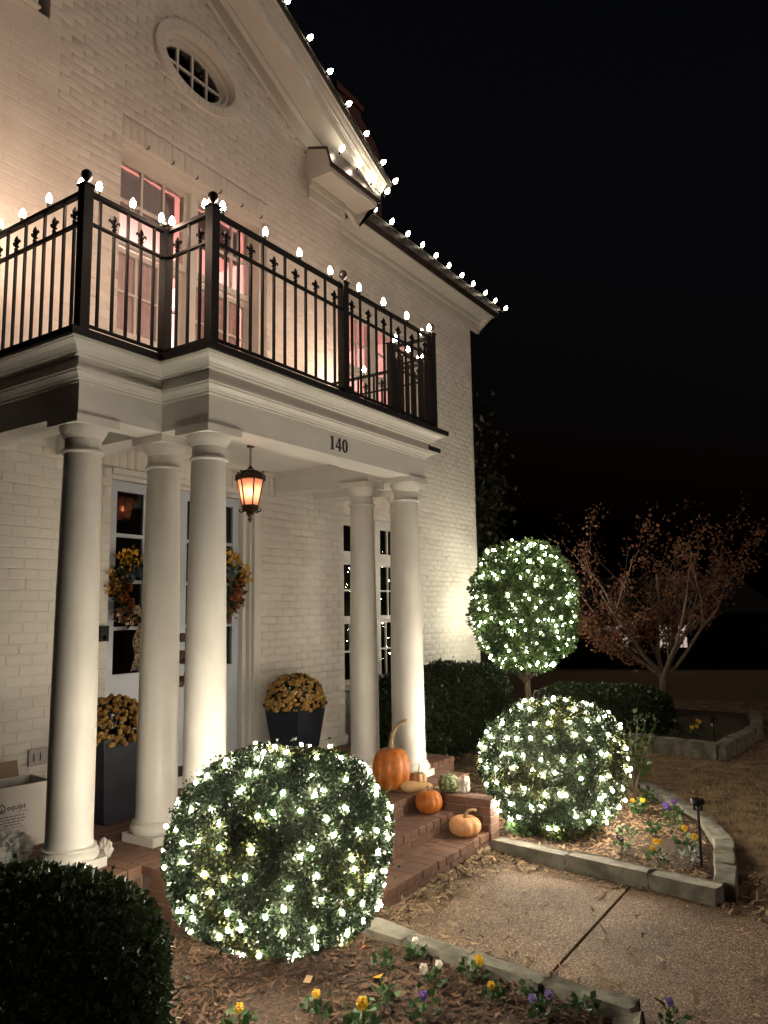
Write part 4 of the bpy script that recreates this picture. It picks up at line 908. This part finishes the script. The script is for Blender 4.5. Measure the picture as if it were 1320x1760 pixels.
for a in [
 (3.46, 2.14, Z1, 'petal_white', 'white pansy by the walk edging, right of the near lit boxwood', 1, 1.0), (3.42, 1.80, Z1, 'petal_yellow', 'pair of golden pansies touching the walk edging', 2, 1.15), (3.26, 1.93, Z1, 'petal_white', 'clump of white pansies in the middle of the near bed', 3, 1.1),
 (3.27, 1.63, Z1, 'petal_yellow', 'single yellow pansy just below the golden pair', 1, 1.0), (3.28, 2.23, Z1, 'petal_yellow', 'flowerless pansy leaves close under the near boxwood', 0, 1.15), (2.99, 2.04, Z1, 'petal_yellow', 'broad green leaves without flowers in the near bed front', 0, 1.35),
 (2.78, 2.23, Z1, 'petal_yellow', 'small pale yellow pansy below the near lit boxwood', 1, 1.1), (3.0, 1.82, Z1, 'petal_purple', 'deep purple pansy at the front of the near bed', 1, 1.2), (2.76, 1.97, Z1, 'petal_yellow', 'big yellow pansy cut by the bottom picture edge', 1, 1.5),
 (3.26, 1.39, Z1, 'petal_violet', 'two violet pansies near the corner of the near bed', 2, 1.1), (3.38, 1.25, Z1, 'petal_yellow', 'low green tuft in the pointed corner of the near bed', 0, 1.1), (2.50, 2.42, Z1, 'petal_yellow', 'yellow pansy beside the big dark hedge', 1, 1.2),
 (3.55, .93, .0, 'petal_violet', 'pale lilac pansy outside the edging corner at the bottom', 1, 1.1), (3.40, 1.50, Z1, 'petal_yellow', 'small green sprig tucked against the walk edging', 0, .9),
 (5.52, 1.46, Z2, 'petal_yellow', 'bright yellow pansies at the middle of the stone edged bed', 3, 1.2), (5.60, 1.72, Z2, 'petal_dark', 'nearly black pansy left of the yellow ones', 2, 1.1), (5.94, 1.80, Z2, 'petal_yellow', 'light green pansy leaves below the second lit boxwood', 0, 1.3), (6.14, 1.64, Z2, 'petal_yellow', 'green leaf clump in the middle of the stone edged bed', 0, 1.35),
 (6.62, 1.62, Z2, 'petal_purple', 'purple pansies by the curved edging behind the path light', 3, 1.5), (5.90, 1.34, Z2, 'petal_yellow', 'tall yellow pansy right behind the black path light', 2, 1.4), (6.66, 1.90, Z2, 'petal_yellow', 'pale yellow green pansy right of the second lit boxwood', 2, 1.3), (7.15, 1.95, Z2, 'petal_dark', 'dark pansy far back along the curved edging', 1, 1.3),
 (6.31, 1.52, Z2, 'petal_yellow', 'green tuft between the path light and the purple pansies', 0, 1.2), (5.55, 2.50, Z2, 'petal_yellow', 'green leaves between the brick cheek wall and second boxwood', 0, 1.5), (5.62, 2.22, Z2, 'petal_yellow', 'green leaves at the foot of the second lit boxwood', 0, 1.5),
 (10.5, 2.25, .10, 'petal_yellow', 'yellow pansy in the far bed beside its path light', 2, 1.6), (11.0, 2.3, .10, 'petal_yellow', 'distant yellow pansy at the back of the far bed', 2, 1.6), (10.75, 2.05, .10, 'petal_white', 'tiny pale flower near the far bed kerb', 1, 1.4), (10.35, 2.45, .10, 'petal_dark', 'dark leaves at the left of the far bed', 0, 1.6)]: pansy(*a)
pansy(5.60, 1.28, Z2, 'petal_yellow', 'silver grey leafed plant at the foot of the path light', 0, 1.2, leaf='greyleaf')
# path lights
def pathlight(x, y, z, h, label):
    t_ = thing('path_light', label, 'path light', (x, y, z), 'solar path lights')
    MB().tube([(x, y, z-.05), (x+.008, y, z+h)], .0095, 8).build('stake', 'blackmetal', t_)
    MB().lathe([(.02, h-.02), (.042, h-.005), (.045, h+.002), (.045, h+.02), (.04, h+.026)], (x+.008, y, z), 20).build('head', 'blackmetal', t_, smooth='auto', fix=True)
    MB().lathe([(.036, h+.0262), (.036, h+.028)], (x+.008, y, z), 20).build('solar_panel', 'solar', t_, fix=True)
    MB().lathe([(.018, h-.05), (.03, h-.045), (.03, h-.02), (.02, h-.018)], (x+.008, y, z), 16).build('lens', 'glass', t_, fix=True)
pathlight(5.56, 1.19, .05, .42, 'black solar path light in the stone edged bed by the walk'); pathlight(10.45, 1.98, .12, .24, 'small black path light in the far flower bed')

# ------------------------------------------------------------------ pumpkins and gourds
def pumpkin(name, label, x, y, z, r, h, ribs, dep, mt, stem, tilt=0, cat='pumpkin', pw=1.0, dimple=.12):
    t_ = thing(name, label, cat, (x, y, z), 'pumpkins on the steps'); n, k = ribs*6, 18; V = []
    for j in range(k+1):
        th = math.pi*j/k; s = math.sin(th)**pw; zz = -math.cos(th)
        for i in range(n):
            a = 2*math.pi*i/n; g_ = 1-dep*abs(math.cos(a*ribs/2))**6*math.sin(th)**.5
            lift = -dimple*math.exp(-(s/.35)**2)*(1 if zz > 0 else -.6); rr = r*s*g_*(1+.02*math.sin(a*2+x))
            V.append((x+rr*math.cos(a)+tilt*h*(zz*.5+.5), y+rr*math.sin(a), z+h*(zz*.5+.5)+h*lift+.6*dimple*h*.4*(0)))
    mz = min(v[2] for v in V); V = [(a, b__, c-mz+z) for a, b__, c in V]
    MB().add(V, [(j*n+i, j*n+(i+1) % n, (j+1)*n+(i+1) % n, (j+1)*n+i) for j in range(k) for i in range(n)]).build('flesh', mt, t_, smooth=True)
    top = z+h*(1-dimple*.5)-mz+z-h*dimple*.3
    MB().tube([(x+tilt*h+a, y+b__, top+c) for a, b__, c in stem[0]], stem[1], 8).build('stem', 'stem', t_, smooth=True)
# image right of the view is (+.55,-.83)
vr = np.array((.551, -.834))
def st_(pts): return [(vr[0]*a, vr[1]*a, c) for a, c in pts]
pumpkin('pumpkin', 'tall orange pumpkin with a long curved stem against the front right column', 5.33, 3.49, FL, .155, .35, 10, .085, 'pumpkin', (st_([(0, -.02), (.0, .05), (.012, .12), (.05, .18), (.10, .21), (.135, .212)]), [.026, .018, .015, .014, .015, .018]), pw=.72, dimple=.05)
pumpkin('pumpkin', 'medium round orange pumpkin on the second brick step', 5.29, 3.12, .222, .106, .185, 12, .08, 'pumpkin', (st_([(0, -.01), (.0, .02), (-.01, .035)]), [.016, .012, .013]), pw=.85, dimple=.08)
pumpkin('pumpkin', 'pale ribbed squat pumpkin on the lowest brick step', 5.27, 2.80, .106, .122, .155, 9, .13, 'palepumpkin', (st_([(0, -.02), (.005, .03), (.03, .055), (.06, .06), (.09, .058)]), [.02, .012, .011, .011, .013]), pw=.8, dimple=.2)
pumpkin('pumpkin', 'small tan striped pumpkin in front of the column plinth', 5.60, 3.40, FL, .075, .11, 9, .12, 'tanpumpkin', (st_([(0, -.01), (.005, .03), (.012, .075)]), [.01, .006, .004]), pw=.8, dimple=.15)
pumpkin('pumpkin', 'mottled green pumpkin on top of the brick cheek wall', 5.50, 3.06, FL, .085, .15, 10, .07, 'greenpumpkin', (st_([(0, -.01), (0, .02)]), [.012, .009]), pw=.75, dimple=.08)
gt = thing('gourd', 'long pale butternut gourd lying between the pumpkins', 'gourd', (5.38, 3.26, FL))
gp = [np.array((5.36+vr[0]*t_, 3.27+vr[1]*t_, FL+.047)) for t_ in np.linspace(-.13, .13, 12)]
MB().tube(gp, [.012, .034, .043, .046, .045, .041, .036, .034, .034, .034, .028, .01], 14).build('flesh', 'gourd', gt, smooth=True); MB().tube([gp[-1], gp[-1]+np.array((vr[0]*.03, vr[1]*.03, .005))], [.008, .007], 6).build('stem', 'stem', gt)

# crumpled plastic
def crumple(name, label, c, r, mt, seed, cat='plastic bag', sq_=(1, 1, 1), sub=4, amp=.35):
    bm = bmesh.new(); bmesh.ops.create_icosphere(bm, subdivisions=sub, radius=1); D = np.array([v.co[:] for v in bm.verts])
    k = 1+amp*np.abs(fnoise(D, 4, seed))*np.sign(fnoise(D, 2, seed+1))+amp*.5*fnoise(D, 9, seed+2)+amp*.25*nrg.normal(size=len(D))*.5
    Pn = D*k[:, None]*r*np.array(sq_); Pn[:, 2] = np.maximum(Pn[:, 2], -r*sq_[2]*.8); Pn[:, 2] += r*sq_[2]*.8
    for v, p in zip(bm.verts, Pn): v.co = p+np.array(c)
    m = bpy.data.meshes.new(name); bm.to_mesh(m); bm.free(); return tag(link(name, m, mt), label, cat)
crumple('plastic_bag', 'crumpled clear plastic wrap heaped before the cardboard box', (2.66, 4.44, FL), .12, 'plastic', 3, sq_=(1.0, .8, .8))
crumple('white_wrap', 'small crumpled white wrapping behind the green pumpkin', (5.56, 2.94, FL), .06, 'petal_white', 8, 'wrapping', (.7, .7, 1.2), 3, .3)
crumple('paper_scrap', 'crumpled white paper beside the leftmost column base', (3.03, 4.05, FL), .05, 'petal_white', 5, 'paper', (.8, .8, 1.2), 3, .3)

# cardboard box
bx_ = thing('cardboard_box', 'open white cardboard box printed equipt against the porch wall', 'box', (2.6, 4.8, FL))
bx_.rotation_euler = (0, 0, 0)
ang = R(-8); ca, sa = math.cos(ang), math.sin(ang)
def bl(u, v, z): return (2.60+u*ca-v*sa, 4.72+u*sa+v*ca, FL+z)
BWd, BDp, BHt, th = .46, .30, .385, .008
def bbox(b, u0, u1, v0, v1, z0, z1): b.add([bl(u0, v0, z0), bl(u1, v0, z0), bl(u1, v1, z0), bl(u0, v1, z0), bl(u0, v0, z1), bl(u1, v0, z1), bl(u1, v1, z1), bl(u0, v1, z1)], [(0, 3, 2, 1), (4, 5, 6, 7), (0, 1, 5, 4), (1, 2, 6, 5), (2, 3, 7, 6), (3, 0, 4, 7)])
b = MB(); bbox(b, 0, BWd, 0, th, 0, BHt); bbox(b, 0, BWd, BDp-th, BDp, 0, BHt); bbox(b, 0, th, th, BDp-th, 0, BHt); bbox(b, BWd-th, BWd, th, BDp-th, 0, BHt); bbox(b, th, BWd-th, th, BDp-th, 0, th)
b.build('walls', 'card', bx_)
b = MB(); b.add([bl(.02, BDp, BHt), bl(BWd-.08, BDp, BHt), bl(BWd-.08, BDp+.04, BHt+.10), bl(.02, BDp+.04, BHt+.10)], [(0, 1, 2, 3)]); b.build('flap', 'cardinner', bx_)
def text(body, size, u, z):
    cu = bpy.data.curves.new('lettering', 'FONT'); cu.body = body; cu.size = size; cu.extrude = .0004; cu.offset = .0004
    ob = bpy.data.objects.new('tmp', cu); COL.objects.link(ob); m = bpy.data.meshes.new_from_object(ob); bpy.data.objects.remove(ob)
    for v in m.vertices: q = bl(u+v.co.x, -.0012-v.co.z, z+v.co.y); v.co = q
    m.materials.clear(); link('lettering', m, 'ink', bx_)
text('equipt', .046, .186, .245)
b = MB()     # little house-shaped mark left of the word and the illegible small print
def lg(a, c, wd=.006): 
    (u0, z0), (u1, z1) = a, c; d = math.hypot(u1-u0, z1-z0); nx_, nz_ = -(z1-z0)/d*wd/2, (u1-u0)/d*wd/2
    b.add([bl(u0+nx_, -.0015, z0+nz_), bl(u1+nx_, -.0015, z1+nz_), bl(u1-nx_, -.0015, z1-nz_), bl(u0-nx_, -.0015, z0-nz_)], [(3, 2, 1, 0)])
hp = [(.136, .245), (.136, .268), (.155, .287), (.174, .268), (.174, .245)]
for a, c in zip(hp[:-1], hp[1:]): lg(a, c)
lg((.132, .245), (.178, .245)); lg((.14, .236), (.17, .236)); lg((.155, .245), (.155, .264)); 
b.build('logo_mark', 'ink', bx_)
b = MB()
for r_, (u0, u1) in enumerate(((.14, .30), (.14, .30), (.15, .295), (.17, .27), (.145, .295))):
    u = u0
    while u < u1: l = rnd.uniform(.012, .03); lg((u, .205-r_*.017), (min(u+l, u1), .205-r_*.017), .005 if r_ < 4 else .0025); u += l+.006
lg((.25, .228), (.315, .228), .0022); b.build('small_print', 'ink', bx_)

# ------------------------------------------------------------------ lantern
LX, LY = 4.64, 4.414
ln = thing('hanging_lantern', 'ornate bronze lantern with amber glass hanging from the porch ceiling', 'lantern', (LX, LY, 3.195))
b = MB()
for k in range(7):
    z = 3.175-.0225*k; r_ = [(LX+.008*math.cos(t_)*(k % 2), LY+.008*math.cos(t_)*(1-k % 2), z+.016*math.sin(t_)) for t_ in np.linspace(0, 6.283, 11)]; b.tube(r_, .0026, 5, cap=False)
b.lathe([(.03, 3.18), (.035, 3.193), (.02, 3.195)], (LX, LY, 0), 16)
b.build('chain', 'bronze', ln)
Z0, Zt_ = 2.675, 2.90; N6 = 6
def hexring(r, z, off=0): return [(LX+r*math.cos(2*math.pi*(i+off)/N6), LY+r*math.sin(2*math.pi*(i+off)/N6), z) for i in range(N6)]
b = MB().lathe([(.122, Zt_), (.130, Zt_+.006), (.126, Zt_+.022), (.105, Zt_+.035), (.088, Zt_+.05), (.075, Zt_+.06), (.082, Zt_+.068), (.06, Zt_+.08), (.03, Zt_+.09), (.022, Zt_+.105), (.012, Zt_+.115), (.006, Zt_+.128)], (LX, LY, 0), 24)
for i in range(12):
    a = 2*math.pi*i/12; b.tube([(LX+.128*math.cos(a), LY+.128*math.sin(a), Zt_-.004), (LX+.122*math.cos(a), LY+.122*math.sin(a), Zt_+.03), (LX+.085*math.cos(a), LY+.085*math.sin(a), Zt_+.055)], [.006, .010, .005], 5)
for i in range(6):
    a = 2*math.pi*(i)/6; c_, s_ = math.cos(a), math.sin(a)
    b.tube([(LX+c_*r, LY+s_*r, Zt_+z) for r, z in ((.085, .055), (.105, .07), (.118, .062), (.112, .05), (.102, .055))], [.006, .006, .005, .004, .003], 5)
b.build('crown', 'bronze', ln, smooth='auto')
b = MB()
for i in range(N6): b.tube([hexring(.112, Zt_)[i], hexring(.066, Z0)[i]], .006, 5)
b.lathe([(.07, Z0-.008), (.076, Z0-.002), (.07, Z0+.008)], (LX, LY, 0), 18)
b.build('frame', 'bronze', ln)
top, bot = hexring(.110, Zt_-.002), hexring(.065, Z0+.004)
for i in range(N6): MB().add([bot[i], bot[(i+1) % 6], top[(i+1) % 6], top[i]], [(0, 1, 2, 3)]).build('pane', 'amber', ln)
b = MB().lathe([(.066, Z0-.005), (.072, Z0-.02), (.05, Z0-.04), (.03, Z0-.055), (.035, Z0-.066), (.02, Z0-.08), (.013, Z0-.095), (.022, Z0-.108), (.012, Z0-.125), (.002, Z0-.14)], (LX, LY, 0), 20)
for i in range(6):
    a = 2*math.pi*i/6; c_, s_ = math.cos(a), math.sin(a); b.tube([(LX+c_*r, LY+s_*r, Z0+z) for r, z in ((.05, -.035), (.075, -.05), (.092, -.04), (.09, -.024), (.078, -.024))], [.006, .007, .006, .005, .003], 5)
b.build('bottom_finial', 'bronze', ln, smooth='auto')
link('flame_bulb', ico('flame_bulb', .015, 2, (1, 1, 2.2)), 'lamp_flame', ln, loc=(LX, LY, Z0+.12))

# ------------------------------------------------------------------ planters with chrysanthemums
def planter(x, y, l1, l2, seed):
    t_ = thing('planter', l1, 'planter', (x, y, FL), 'planters by the door'); b = MB(); hb, ht, H = .135, .205, .56
    vs = []
    for h_, z in ((hb, FL), (ht, FL+H), (ht+.012, FL+H), (ht+.012, FL+H+.03), (ht-.012, FL+H+.03), (ht-.02, FL+H-.05)): vs += [(x-h_, y-h_, z), (x+h_, y-h_, z), (x+h_, y+h_, z), (x-h_, y+h_, z)]
    b.add(vs, [(3, 2, 1, 0)]+[(k*4+i, k*4+(i+1) % 4, k*4+4+(i+1) % 4, k*4+4+i) for k in range(5) for i in range(4)]); b.build('pot', 'planter', t_)
    MB().box(x-ht+.022, x+ht-.022, y-ht+.022, y+ht-.022, FL+H-.06, FL+H-.03).build('soil', 'mulchground', t_)
    p_ = thing('chrysanthemum', l2, 'flowers', (x, y, FL+H-.03), 'potted chrysanthemums'); c = np.array((x, y, FL+H+.05)); V = []; F_ = []
    q = MB(); m_ = 620
    d = norm(nrg.normal(size=(m_*2, 3))); d = d[d[:, 2] > -.28][:m_]
    rr = np.array((.275, .275, .24))
    for e in d:
        o = c+e*rr*rnd.uniform(.92, 1.06); nr = norm(e/rr+nrg.normal(size=3)*.3); s = norm(np.cross(nr, (.3, .2, 1))); u = np.cross(s, nr); r0 = rnd.uniform(.016, .026)
        ring = [o+(s*math.cos(R(40*i))+u*math.sin(R(40*i)))*r0*(1 if i % 2 else .78)-nr*.004 for i in range(9)]; r2_ = [o+(s*math.cos(R(40*i+20))+u*math.sin(R(40*i+20)))*r0*.55+nr*.009 for i in range(9)]
        q.add([o-nr*.012]+ring+r2_+[o+nr*.012], [(0, (i+1) % 9+1, i+1) for i in range(9)]+[(i+1, (i+1) % 9+1, (i+1) % 9+10, i+10) for i in range(9)]+[(19, i+10, (i+1) % 9+10) for i in range(9)])
    o = q.build('blooms', 'mum', p_); o['kind'] = 'stuff'
    pp = c+d[:500]*rr*.82; leafcloud('leaves', pp, d[:500], .05, 'darkleaf', p_, .7, .4, kind='stuff')
planter(3.61, 4.80, 'dark tapered square planter left of the door', 'golden chrysanthemums in the planter left of the door', 1)
planter(5.68, 4.80, 'dark tapered square planter right of the door', 'golden chrysanthemums in the planter right of the door', 2)

# ------------------------------------------------------------------ wreaths
def wreath(cx, cz, label, ribbon, seed):
    y = dy-.05; t_ = thing('wreath', label, 'wreath', (cx, y, cz), 'autumn wreaths on the doors'); rg = random.Random(seed)
    MB().tube([(cx+.17*math.cos(a), y, cz+.17*math.sin(a)) for a in np.linspace(0, 2*math.pi, 25)], .028, 6, cap=False).build('ring', 'bark', t_)
    def cloud(name, mt, n, size, asp, arcs, rad=(.12, .30), out=.8):
        P_, N_ = [], []
        for k in range(n):
            a0, a1 = arcs[rg.randrange(len(arcs))]; a = R(rg.uniform(a0, a1)); r = rg.uniform(*rad); P_.append((cx+r*math.cos(a), y-rg.uniform(-.01, .08), cz+r*math.sin(a))); N_.append((math.cos(a)*out, -.35, math.sin(a)*out))
        leafcloud(name, np.array(P_), np.array(N_), size, mt, t_, .5, asp, kind='stuff')
    cloud('leaves', 'darkleaf', 260, .06, .3, [(0, 360)], (.12, .24)); cloud('orange_leaves', 'brownleaf', 120, .06, .4, [(150, 260), (280, 390)], (.14, .28))
    cloud('yellow_sprigs', 'wr_yellow', 420, .035, .35, [(95, 130), (50, 80), (150, 185), (10, 45)], (.16, .36)); cloud('cream_berries', 'wr_cream', 160, .022, .5, [(215, 245), (295, 330)], (.18, .33))
    for mt, spots, nm in (('wr_orange', [(-15, .17), (15, .19), (200, .19), (-40, .16), (225, .16), (170, .15)], 'orange_flower'), ('wr_blue', [(80, .15), (110, .17), (140, .16), (60, .18), (270, .16)], 'blue_flower')):
        for a, r in spots:
            c = np.array((cx+r*math.cos(R(a)), y-.06, cz+r*math.sin(R(a)))); q = nrg.normal(size=(46, 3)); q[:, 1] = -abs(q[:, 1]); q = norm(q)
            leafcloud(nm, c+q*.018, q, .034, mt, t_, .3, .55)
    if ribbon:
        b = MB()
        def band(pts, wd):
            q = []
            for (px_, py_, pz_), (ax_, az_) in pts: q += [(px_-ax_*wd, py_, pz_-az_*wd), (px_+ax_*wd, py_, pz_+az_*wd)]
            b.add(q, [(2*i, 2*i+1, 2*i+3, 2*i+2) for i in range(len(pts)-1)])
        for s in (1, -1):
            band([((cx+s*.11*math.sin(t_)*1.0, y-.08-.05*math.sin(t_*2)*.5, cz-.20+.05*math.sin(2*t_)), (0.1, 1)) for t_ in np.linspace(0, math.pi, 12)], .032)
            band([((cx+s*(.012+.035*k/9)+.012*math.sin(k*1.1), y-.07-.012*math.sin(k*1.3), cz-.22-.42*k/9), (1, .1)) for k in range(10)], .034)
        b.build('ribbon_bow', 'burlap', t_)
wreath(4.11, 1.98, 'autumn wreath with burlap ribbon on the left door', True, 2); wreath(5.05, 2.02, 'autumn wreath with yellow and orange sprigs on the right door', False, 5)

# ------------------------------------------------------------------ small wall fittings
b = MB(); b.box(3.715, 3.79, YP-.035, YP-.008, 1.585, 1.705); o = thing('doorbell', 'black video doorbell on the brick beside the left door', 'doorbell', (3.75, YP, 1.64)); b.build('case', 'blackmetal', o)
MB().add([(3.752+.018*math.cos(2*math.pi*i/16), YP-.0365, 1.615+.018*math.sin(2*math.pi*i/16)) for i in range(16)], [tuple(range(16))]).build('button', 'solar', o)
o = thing('outlet_cover', 'grey outlet cover low on the porch wall behind the leftmost column', 'outlet', (3.24, YP, .80)); MB().box(3.17, 3.31, YP-.03, YP-.008, .745, .86).build('plate', 'switchplate', o); MB().box(3.20, 3.206, YP-.034, YP-.03, .775, .83).box(3.25, 3.256, YP-.034, YP-.03, .775, .83).build('slot', 'ink', o)
o = thing('spotlight', 'small black garden spotlight behind the dark shrubs', 'spotlight', (9.15, 5.25, 0)); MB().tube([(9.15, 5.25, -.05), (9.15, 5.25, 1.0)], .008, 6).build('stake', 'blackmetal', o); MB().lathe([(.025, 1.0), (.03, 1.02), (.035, 1.07), (.03, 1.08)], (9.15, 5.25, 0), 12).build('head', 'blackmetal', o, smooth='auto', fix=True)
# shepherd hook
o = thing('shepherd_hook', 'thin metal garden hook standing before the topiary trunk', 'hook', (9.9, 4.15, 0)); MB().tube([(9.9, 4.15, -.05), (9.9, 4.15, .62), (9.915, 4.13, .67), (9.94, 4.10, .66), (9.945, 4.09, .62)], .006, 6).build('rod', 'switchplate', o)
# fallen leaves
for i, (x, y, z, l) in enumerate(((3.36, 2.42, .06, 'orange fallen leaf under the near boxwood by the edging'), (3.16, 2.2, .06, 'yellow fallen leaf on the mulch below the near boxwood'), (2.95, 2.45, .06, 'tan fallen leaf on the mulch under the near boxwood'))):
    o = leafcloud('fallen_leaf', np.array([(x, y, z)]), np.array([(.5, -.6, .15)]), .05, ('wr_orange', 'wr_yellow', 'tanpumpkin')[i], None, .1, .35); tag(o, l, 'leaf')

# ------------------------------------------------------------------ far neighbour house
fh = thing('neighbour_house', 'dark neighbouring house far off with a few lit windows', 'house', (61, 17, -3))
fdir = np.array((-.30, .954)); F0 = np.array((59.2, 20.5))
def fp(s, d, z): q = F0-fdir*s+np.array((.954, .30))*d; return (q[0], q[1], z)
b = MB()
def fbox(b, s0, s1, d0, d1, z0, z1): b.add([fp(s0, d0, z0), fp(s1, d0, z0), fp(s1, d1, z0), fp(s0, d1, z0), fp(s0, d0, z1), fp(s1, d0, z1), fp(s1, d1, z1), fp(s0, d1, z1)], [(0, 3, 2, 1), (4, 5, 6, 7), (0, 1, 5, 4), (1, 2, 6, 5), (2, 3, 7, 6), (3, 0, 4, 7)])
fbox(b, -3, 14, .1, 8, -3.3, 1.2); b.build('wall', 'farwall', fh, fix=True)
b = MB(); b.add([fp(-3.5, -.4, 1.2), fp(14.5, -.4, 1.2), fp(14.5, 8.5, 1.2), fp(-3.5, 8.5, 1.2), fp(-1, 4, 4.2), fp(12, 4, 4.2)], [(0, 1, 5, 4), (1, 2, 5), (2, 3, 4, 5), (3, 0, 4), (0, 3, 2, 1)]); b.build('roof', 'farwall', fh, fix=True)
FW = []
for px, wpx, lit in ((1030, 12, 0), (1047, 16, 1), (1069, 18, 2), (1139, 16, 2), (1158, 14, 1), (1173, 14, 2)):
    d = _f+_r*(px-660)/1300+_u*(880-1093)/1300
    k = ((F0-CAM[:2])@np.array((.954, .30)))/(d[:2]@np.array((.954, .30))); q = d[:2]*k; FW.append((-(q-F0)@fdir, wpx*k/1300/2, lit))
for s, hw_, lit in FW:
    zc_, zh = -.55, .85; wn = MB(); 
    for a, c, z0, z1 in ((s-hw_-.06, s-hw_, zc_-zh, zc_+zh), (s+hw_, s+hw_+.06, zc_-zh, zc_+zh), (s-hw_, s+hw_, zc_-.04, zc_+.04), (s-hw_-.06, s+hw_+.06, zc_+zh, zc_+zh+.07), (s-hw_-.06, s+hw_+.06, zc_-zh-.07, zc_-zh), (s-.03, s+.03, zc_-zh, zc_-.04)): fbox(wn, a, c, -.02, .1, z0, z1)
    wo = wn.build('window', 'farwall', fh, fix=True)
    for z0, z1 in ((zc_-zh, zc_-.04), (zc_+.04, zc_+zh)): MB().add([fp(s-hw_, .04, z0), fp(s+hw_, .04, z0), fp(s+hw_, .04, z1), fp(s-hw_, .04, z1)], [(0, 1, 2, 3)]).build('pane', ('darkroom', 'far_dim', 'far_pane')[lit] if z0 > zc_ or lit < 2 else 'far_pane', wo)
